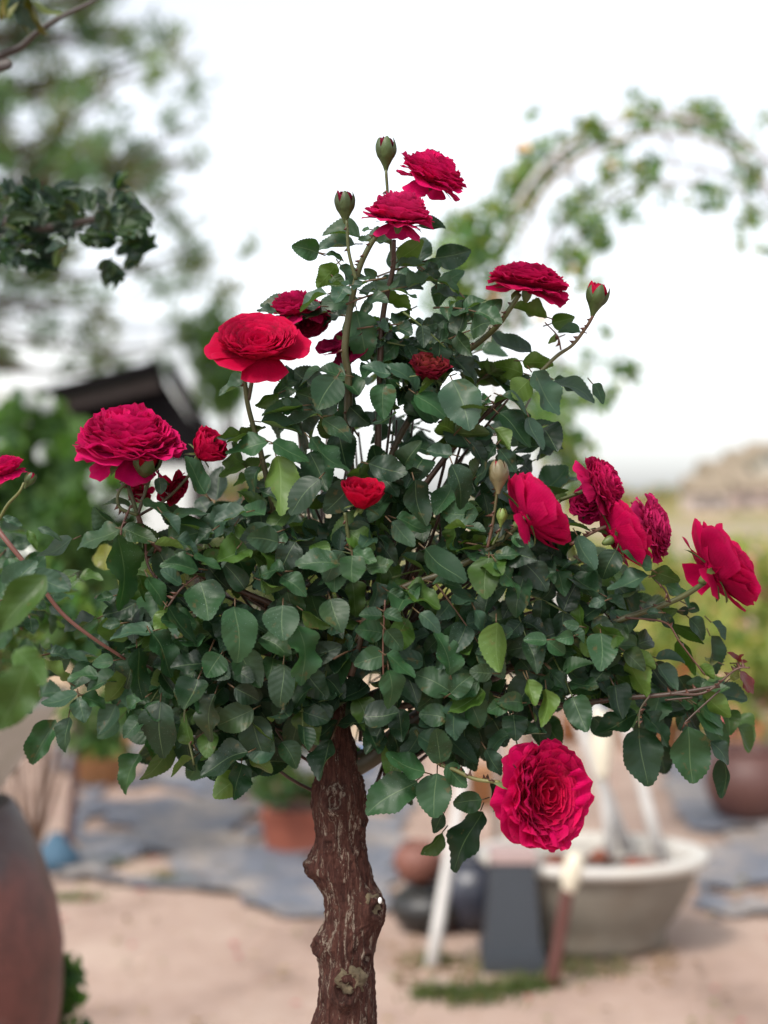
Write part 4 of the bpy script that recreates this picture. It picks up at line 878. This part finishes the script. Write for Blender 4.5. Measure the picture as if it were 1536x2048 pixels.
M_brick = simple('red_lava_stone', (.26, .075, .04), .9, 40, .5); M_stone = simple('river_stone', (.34, .32, .29), .8, 30, .4)
for i, (px, py, r, c) in enumerate(((1110,1690,22,0),(1160,1700,16,1),(1270,1700,24,0),(1300,1690,14,0),(1330,1705,18,0),(1240,1712,14,1),(1075,1680,16,1),(1200,1665,20,0))):
    m = MB(); p = P(px, py, BD + (1700 - py) * .004); p[2] = bz - .055; ball(m, p, r * k, sc=(1, .9, .7), rough=.5); o = m.build('brick_chunk' if c == 0 else 'pebble', M_brick if c == 0 else M_stone)
    tag(o, ['reddish lump on the soil, largest left of the stakes', 'grey pebble beside the largest left reddish lump', 'reddish lump right of the stakes, the larger of the pair', 'small reddish lump between two larger ones', 'reddish lump nearest the right rim of the white bowl', 'grey pebble lying at the front of the bowl soil', 'grey pebble nearest the left rim of the white bowl', 'reddish lump farthest back on the bowl soil'][i], 'stone', 'lumps and pebbles on the bowl soil')
M_pole = simple('white_stake', (.62, .60, .57), .5, 14, .3); M_cream = simple('cream_wrap', (.72, .66, .52), .7, 12, .2)
def stake(name, pts, r, mat, label, cat, group=None, extra=None):
    p = [P(*a) for a in pts]; p[0][2] = max(p[0][2], 0.0); t = thing(name, tuple(p[0]), label, cat, group); m = MB(); tube(m, p, r, (1, 1, 1), ns=10, sm=3, rough=.05); m.build('pole', mat, t)
    if extra:
        m = MB(); a, b, rr = extra; tube(m, [P(*a), (P(*a) + P(*b)) / 2, P(*b)], [rr * .5, rr, rr * .8], ns=12); m.build('sleeve', M_cream, t)
    return t
g_ = 'leaning stakes in the white bowl'
stake('garden_stake', [(1222, 1712, BD), (1190, 1420, BD + .1), (1150, 1150, BD + .3)], [.017, .016, .014], M_pole, 'white stake leaning left with a cream-wrapped middle, behind the lowest bloom', 'stake', g_, ((1205, 1560, BD - .03), (1200, 1420, BD - .0), .034))
stake('garden_stake', [(1320, 1712, BD + .05), (1250, 1440, BD + .15), (1185, 1200, BD + .3)], [.021, .019, .016], M_pole, 'thick white stake leaning left, rightmost in the bowl', 'stake', g_)
stake('garden_stake', [(1255, 1700, BD + .12), (1150, 1420, BD + .2), (1090, 1170, BD + .4)], [.022, .02, .018], M_pole, 'white stake rising behind the other two in the bowl', 'stake', g_)
q = G(862, 1938); stake('bamboo_pole', [(862, 1938, q[1]), (905, 1680, q[1] + .1), (948, 1440, q[1] + .2), (960, 1330, q[1] + .25)], [.022, .02, .018, .016], M_pole, 'pale bare pole leaning beside the dark stacked pots', 'pole')
q = G(1102, 1972); dd = q[1]; p = [P(1102, 1972, dd), P(1118, 1880, dd), P(1135, 1780, dd), P(1150, 1700, dd)]; t = thing('young_tree', tuple(p[0]), 'slim dark sapling stub with a cream-sealed top before the bowl', 'young tree')
m = MB(); tube(m, p[:3] + [P(1138, 1762, dd)], [.022, .02, .019, .018], (.085, .035, .03), ns=10, rough=.2); m.build('trunk', M_stem, t)
m = MB(); tube(m, [P(1136, 1785, dd), P(1142, 1755, dd), P(1149, 1722, dd), P(1153, 1704, dd)], [.018, .030, .028, .010], ns=12); m.build('sealed_tip', M_cream, t)
# slate plinth
q = G(1028, 1946); s = q[1] / FPX; M_slate = simple('dark_slate', (.042, .050, .062), .6, 9, .3)
t = thing('plinth', tuple(q), 'dark slate plinth tapering upward in front of the bowl', 'plinth'); m = MB(); w0 = 62 * s; h_ = (1950 - 1735) * s
box(m, (q[0] - w0, q[1] - .02, .006), (q[0] + w0, q[1] + .22, 38 * s)); m.build('foot', M_slate, t, smooth=False)
m = MB(); box(m, (q[0] - w0 * .90, q[1] - .005, 38 * s), (q[0] + w0 * .90, q[1] + .20, h_), taper=.022); m.build('shaft', M_slate, t, smooth=False)
m = MB(); box(m, (q[0] - w0 * .72, q[1] + .012, h_ + .002), (q[0] + w0 * .76, q[1] + .19, h_ + 16 * s)); m.build('cap', simple('pinkish_stone', (.42, .30, .28), .8, 20, .3), t, smooth=False)
# stacked jars
M_black = simple('black_glaze', (.022, .022, .022), .35, 8, .4, dirt=(.05, .045, .035)); M_blueg = simple('blue_black_glaze', (.035, .04, .06), .3, 6, .4)
def pot_lathe(name, px, py, rpx, hpx, mat, label, cat, z=0.0, d=None, squat=True, group=None):
    q = G(px, py) if d is None else np.array([P(px, py, d)[0], P(px, py, d)[1], z]); s = (q[1]) / FPX; r, h = rpx * s, hpx * s; t = thing(name, tuple(q), label, cat, group); m = MB()
    lathe(m, [(.005, 0), (r * .6, 0), (r * .85, h * .2), (r, h * .5), (r * .93, h * .75), (r * .7, h * .93), (r * .58, h * .96)], q + [0, 0, .012], 40); m.build('body', mat, t)
    m = MB(); lathe(m, [(r * .56, h * .95), (r * .64, h * .98), (r * .62, h * 1.03), (r * .5, h * 1.03), (r * .45, h * .9)], q + [0, 0, .012], 40); m.build('rim', mat, t); return q, h
q, h = pot_lathe('round_pot', 856, 1862, 78, 82, M_black, 'squat black round pot under the small terracotta one', 'pot')
pot_lathe('round_pot', 836, 1790, 50, 74, simple('red_clay', (.22, .085, .06), .6, 8, .4), 'small reddish-brown pot stacked on the black pot', 'pot', z=h + .028, d=q[1] - .02)
pot_lathe('round_pot', 948, 1856, 92, 138, M_blueg, 'blue-black round jar between black pot and slate plinth', 'pot')
# distant pots, drums, walls
q = G(1480, 1668)
pot_lathe('round_pot', 1500, 1640, 92, 140, simple('brown_glaze', (.12, .05, .04), .5, 5, .4), 'big brown round pot behind the right weed mat', 'pot')
def drum(px, py, rpx, hpx, label):
    q = G(px, py); s = q[1] / FPX; r, h = rpx * s, hpx * s; t = thing('plastic_drum', tuple(q), label, 'drum', 'blue plastic drums'); m = MB()
    lathe(m, [(.01, .01), (r, .01), (r, h * .3), (r * 1.04, h * .33), (r, h * .36), (r, h * .64), (r * 1.04, h * .67), (r, h * .7), (r, h), (r * .9, h * 1.02), (.01, h * 1.02)], q, 28); m.build('drum', M_blue, t)
    m = MB(); lathe(m, [(r * .25, h * 1.02), (r * .25, h * 1.06), (.005, h * 1.06)], q, 16); m.build('cap', M_black, t)
drum(1190, 1470, 26, 66, 'blue plastic drum behind the leaning stakes'); drum(722, 1550, 26, 60, 'blue plastic drum just right of the rose trunk')
M_or = simple('orange_clay', (.50, .24, .10), .8, 3, .4); M_buff = simple('buff_wall', (.56, .43, .30), .9, 2, .25)
lab = ['orange clay tub far left beside the jar', 'orange clay tub behind the leftmost hanging leaves', 'orange clay tub right of the rose trunk', 'orange clay tub under the long thorny branch', 'orange clay tub behind the stakes', 'orange clay tub near the right edge']
for i, (px, py, r, h) in enumerate(((205,1568,60,90),(395,1470,50,50),(990,1610,60,70),(1300,1500,70,72),(1120,1480,50,50),(1475,1520,48,50))):
    planter_round('clay_tub', px, py, r, h, lab[i], 'tub', M_or, group='orange clay tubs along the beds')
q1, q2 = G(640, 1685), G(905, 1640); m = MB(); box(m, (q1[0] + .05, 9.6, .01), (G(930, 1500)[0] + .35, 9.9, .40)); tag(m.build('low_wall', M_buff, smooth=False), 'low buff retaining wall seen right of the rose trunk', 'wall')
m = MB(); box(m, (-4.6, 11.6, .01), (-1.25, 11.9, .42)); tag(m.build('low_wall', M_buff, smooth=False), 'low buff wall beyond the left end of the weed mat', 'wall')
# yellow-green standard roses
PK = [(.75, .12, .25), (.80, .30, .30), (.85, .55, .55), (.70, .05, .10)]
BR = [(1330,11.0,1170,120,100),(1480,11.5,1180,130,110),(1230,12.5,1160,90,90),(1400,13.5,1150,130,80),(1540,13,1150,120,90),(1120,12,1180,110,100),(1000,13,1190,100,90),(1450,10.2,1300,110,80),(1300,10.6,1310,100,70),(1160,11.2,1320,90,60),(880,12.5,1200,110,90),(430,13,1140,100,80),(330,12,1180,90,90),(560,13.5,1150,110,80),(230,12.5,1200,90,90),(700,14,1180,120,80),(990,10.6,1430,70,90),(1500,9.5,1400,110,90),(300,11.2,1320,120,90),(470,12.5,1330,120,80)]
NMS = ['below the furthest-right bloom', 'at the right edge under the hill', 'behind the clustered blooms', 'tallest behind the right-hand ones', 'cut by the right edge, second row', 'behind the right side of the crown', 'behind the smooth crimson bloom', 'with pink blooms beside the red young shoot', 'behind the long thorny branch', 'behind the leaning stakes', 'behind the crown centre, right of the trunk', 'under the far umbrella pine', 'right of the big hanging leaf', 'behind the crown, left of the trunk', 'next to the bowl-grown white rose', 'directly behind the trunk line', 'low and fresh green next to the lowest bloom', 'lowest at the right edge above the brown pot', 'low, beyond the left weed mat', 'low, above the weed mat centre']
for (px, d, cy, rw, rh), nm in zip(BR, NMS):
    base = z0(P(px, cy, d)); cols = YG + ([(.09, .14, .03)] if px > 900 else WG)
    shrub('rose_bush', base, blobset(px, cy, d, rw, rh, 9, .5), 1500, .07, cols, 'yellow-green rose bush ' + nm, 'rose bush', 'rose bushes in the beds', 5, (PK, 12 if px > 900 else 3, .05), stem_c=(.22, .12, .07), stem_r=.016)

# ------------------------------------------------------------------ hill with houses
m = MB(); v = []; hx = np.linspace(-260, 330, 120); hy = np.linspace(150, 420, 14)
def hill_h(x, y):
    e = math.exp(-((x - 85) / 38) ** 2) * 5.5 + math.exp(-((x - 38) / 30) ** 2) * 1.0 + 3.0 * math.exp(-((x + 120) / 60) ** 2); return max(0, e * (1 + .10 * mnoise.noise(Vector((x * .05, y * .02, 0)))) * (1 - math.exp(-(y - 150) / 60))) - .3
for y in hy:
    for x in hx: v.append((x, y, hill_h(x, y)))
m.add(v, grid_faces(len(hx), len(hy)))
mh, nt, b = new_mat('wooded_hill'); c = ramp(nt, noise_(nt, .10, 7, .7), [(.35, (.08, .12, .04)), (.48, (.18, .19, .07)), (.56, (.34, .22, .06)), (.68, (.28, .13, .07))]); nt.links.new(c, b.inputs['Base Color']); b.inputs['Roughness'].default_value = 1
tag(m.build('hill', mh), kind='structure')
m = MB(); bl = []
for _ in range(60):
    x = random.uniform(10, 125); y = random.uniform(185, 300); bl.append(((x, y, hill_h(x, y) + 1.0), (2.6, 2.2, random.uniform(1.2, 2.4))))
scatter(m, bl, 5200, .8, [(.07, .13, .04), (.12, .17, .05), (.34, .22, .04), (.28, .13, .05), (.05, .10, .04), (.36, .16, .10)]); tag(m.build('woods', M_bgleaf, smooth=False), kind='stuff')
hl = ['pale pink house lowest on the hillside', 'orange-walled house on the hillside', 'white house with red roof on the hill crest', 'cream house halfway up the hill', 'small pink house at the hill foot', 'ochre house left of the white crest house']
for i, (px, d, z, wd, c) in enumerate(((1505,190,0,5,(.55,.42,.38)),(1450,215,3,4,(.52,.38,.20)),(1522,270,8,4,(.5,.46,.40)),(1480,250,6,4,(.52,.46,.36)),(1408,185,0,4,(.54,.44,.40)),(1425,240,4,3.5,(.50,.36,.18)))):
    p = P(px, 1000, d); z = max(z, hill_h(p[0], d)) ; t = thing('house', (p[0], d, z), hl[i], 'house', 'houses on the far hill'); m = MB(); box(m, (p[0] - wd / 2, d - 4, z - 4), (p[0] + wd / 2, d + 4, z + 2.6)); m.build('wall', simple('render_' + str(i), c, .9, .5, .15), t, smooth=False)
    m = MB(); x0, x1 = p[0] - wd / 2 - .4, p[0] + wd / 2 + .4; m.add([(x0, d-4.5, z+2.6), (x1, d-4.5, z+2.6), (x1, d+4.5, z+2.6), (x0, d+4.5, z+2.6), (x0, d, z+4.4), (x1, d, z+4.4)], [(0,1,5,4), (2,3,4,5), (1,2,5), (3,0,4), (3,2,1,0)]); m.build('roof', simple('tiles_' + str(i), (.30, .24, .17), .9, 1, .3), t, smooth=False)
    for q in (-.25, .2):
        m = MB(); xx = p[0] + q * wd; box(m, (xx - .6, d - 4.06, z + .5), (xx + .6, d - 3.9, z + 1.7)); m.build('window', M_slate, t, smooth=False)

# ------------------------------------------------------------------ rose arch
M_steel = simple('white_painted_steel', (.55, .54, .55), .45, 10, .25, dirt=(.42, .36, .32))
t = thing('garden_arch', (float(P(1300, 1000, 6.4)[0]), 6.4, 0.), 'pale tubular rose arch with double hoops and rungs', 'arch')
def hoop(d, cx, apex, rx, ry, r):
    c = P(cx, apex + ry, d); k = d / FPX; pts = [np.array([c[0] - rx * k, c[1], 0.0]), np.array([c[0] - rx * k, c[1], c[2] * .6])]
    for i in range(0, 19):
        a = math.pi * (1 - i / 18); pts.append(c + np.array([math.cos(a) * rx * k, 0, math.sin(a) * ry * k]))
    pts += [np.array([c[0] + rx * k, c[1], c[2] * .6]), np.array([c[0] + rx * k, c[1], 0.0])]; return pts
HO = [hoop(6.0, 1318, 232, 322, 330, .016), hoop(6.0, 1320, 268, 288, 300, .014), hoop(7.3, 1352, 330, 272, 262, .016), hoop(7.3, 1362, 362, 246, 236, .014)]
for h in HO: m = MB(); tube(m, h, .010, ns=8, sm=3); m.build('hoop', M_steel, t)
for a_, b_ in ((0, 1), (2, 3)):
    for i in range(2, 21, 5): m = MB(); tube(m, [HO[a_][i], HO[b_][i]], .006, ns=6, sm=1); m.build('rung', M_steel, t)
for i in (2, 7, 11, 15, 20): m = MB(); tube(m, [HO[0][i], HO[2][i]], .009, ns=6, sm=1); m.build('crossbar', M_steel, t)
# climbing rose on it
cl = []; 
def addc(px, py, d, r): cl.append((P(px, py, d), (r / FPX * d,) * 3))
for x, y, r in ((1120,300,40),(1080,330,45),(1050,370,45),(1020,410,50),(980,450,55),(930,480,60),(900,520,55),(960,540,60),(900,600,60),(950,640,60),(1010,620,50),(880,680,50),(1180,260,30),(1290,225,38),(1370,240,32),(1415,228,36),(1440,260,30),(1225,340,28),(1170,400,32),(1240,290,24),(1130,420,30),(1300,330,30),(1290,360,26),(1400,390,26),(1440,395,26),(1480,300,30),(1500,350,26),(1200,480,34),(1250,430,28),(1180,440,26),(1140,520,30),(1180,560,24),(1330,390,20),(1070,230,14),(1530,240,18),(1480,480,16),(1525,500,18),(1245,740,26),(1275,745,18),(1210,660,16),(1180,720,24),(1190,800,30),(1130,780,50),(1100,860,60),(1150,900,50),(1080,800,60),(1160,960,40),(1220,790,16),(1500,430,30)):
    addc(x, y, random.choice((6.0, 6.2, 7.2)), r)
base = HO[0][0]; ct = thing('climbing_rose', tuple(base), 'thin climbing rose winding over the pale arch', 'climbing rose'); m = MB()
for s_ in range(3):
    h = HO[(0, 2, 3)[s_]]; pts = [p + rng.normal(0, .03, 3) * np.array([1, 1, 0 if i == 0 else 1]) for i, p in enumerate(h[:random.randint(12, 20)])]; tube(m, pts, list(np.linspace(.006, .002, len(pts))), (.22, .18, .12), ns=6, sm=2)
m.build('stem', M_stem, ct); m = MB(); scatter(m, cl, 3600, .046, [(.10, .19, .05), (.15, .25, .06), (.08, .15, .07), (.25, .26, .06), (.08, .17, .09)], shell=.2)
m.build('foliage', M_bgleaf, ct, smooth=False)
for px, py in ((1046, 300), (1220, 335), (925, 520), (1150, 545), (990, 600), (1085, 640)):
    m = MB(); little_rose(m, P(px, py, 6.0), .030, (.85, .62, .35), 10); m.build('rose_bloom', M_bgpetal, ct)
# ------------------------------------------------------------------ weeds and stones on the sand
M_grass = M_bgleaf
def tuftset(name, pts, n, h, label, cols):
    m = MB()
    for _ in range(n):
        px, py, r = random.choice(pts); q = G(px + random.gauss(0, r), py + random.gauss(0, r * .16)); a = random.uniform(0, 6.28); L = h * random.uniform(.4, 1.2); s = np.array([math.cos(a), math.sin(a), 0]) * .004; e = np.array([random.gauss(0, .5), random.gauss(0, .5), 1]) * L
        m.add([q - s, q + s, q + e * .55 + s * .7, q + e * .55 - s * .7, q + e], [(0, 1, 2, 3), (3, 2, 4)], None, np.array(random.choice(cols)) * random.uniform(.7, 1.3))
    return tag(m.build(name, M_grass, smooth=False), label, 'weeds' if label else None, kind='stuff')
GC = [(.05, .085, .03), (.08, .10, .04), (.04, .065, .025), (.14, .12, .06)]
tuftset('grass', [(930,2000,50),(980,1985,40),(880,1990,25),(1060,1975,30)], 900, .04, None, GC)
tuftset('weeds', [(1010,1940,60),(1180,1945,50),(1120,1930,60),(880,1925,30)], 600, .03, None, GC + [(.2, .15, .08)])
tuftset('weeds', [(150,1800,30),(330,1760,25),(210,1730,20)], 500, .03, None, GC)
m = MB()
for _ in range(150):
    q = G(random.uniform(780, 1350), random.gauss(1925, 22)); ball(m, q + [0, 0, .004], random.uniform(.006, .02), n=4, sc=(1, 1, .6), rough=.4)
tag(m.build('rubble', simple('rubble', (.30, .20, .13), .9, 30, .5), smooth=False), kind='stuff')
sl = ['pale round stone at the foot of the bowl, larger one', 'pale stone right of the larger one at the bowl foot']
for (px, py, r), lb in zip(((1250, 1915, 13), (1320, 1900, 8)), sl):
    m = MB(); q = G(px, py); ball(m, q + [0, 0, r * q[1] / FPX * .5], r * q[1] / FPX, sc=(1, 1, .7), rough=.3); tag(m.build('stone', M_stone), lb, 'stone')
m = MB()
for _ in range(420):
    q = G(random.uniform(-100, 1650), random.choice([random.uniform(1700, 2080), random.uniform(1500, 1850)])); a = unit(rng.normal(0, 1, 3) * [1, 1, .2]); L = random.uniform(.015, .04); s = unit(np.cross(a, [0, 0, 1]))
    v = q + [0, 0, .022] + (LEAF2[:, :1] * s + LEAF2[:, 1:2] * a + LEAF2[:, 2:] * np.array([0, 0, 1.])) * L; m.add(v, LF2, None, np.array(random.choice([(.20, .12, .05), (.30, .22, .10), (.12, .07, .04), (.16, .16, .06), (.35, .05, .08)])))
tag(m.build('leaf_litter', M_bgleaf, smooth=False), kind='stuff')
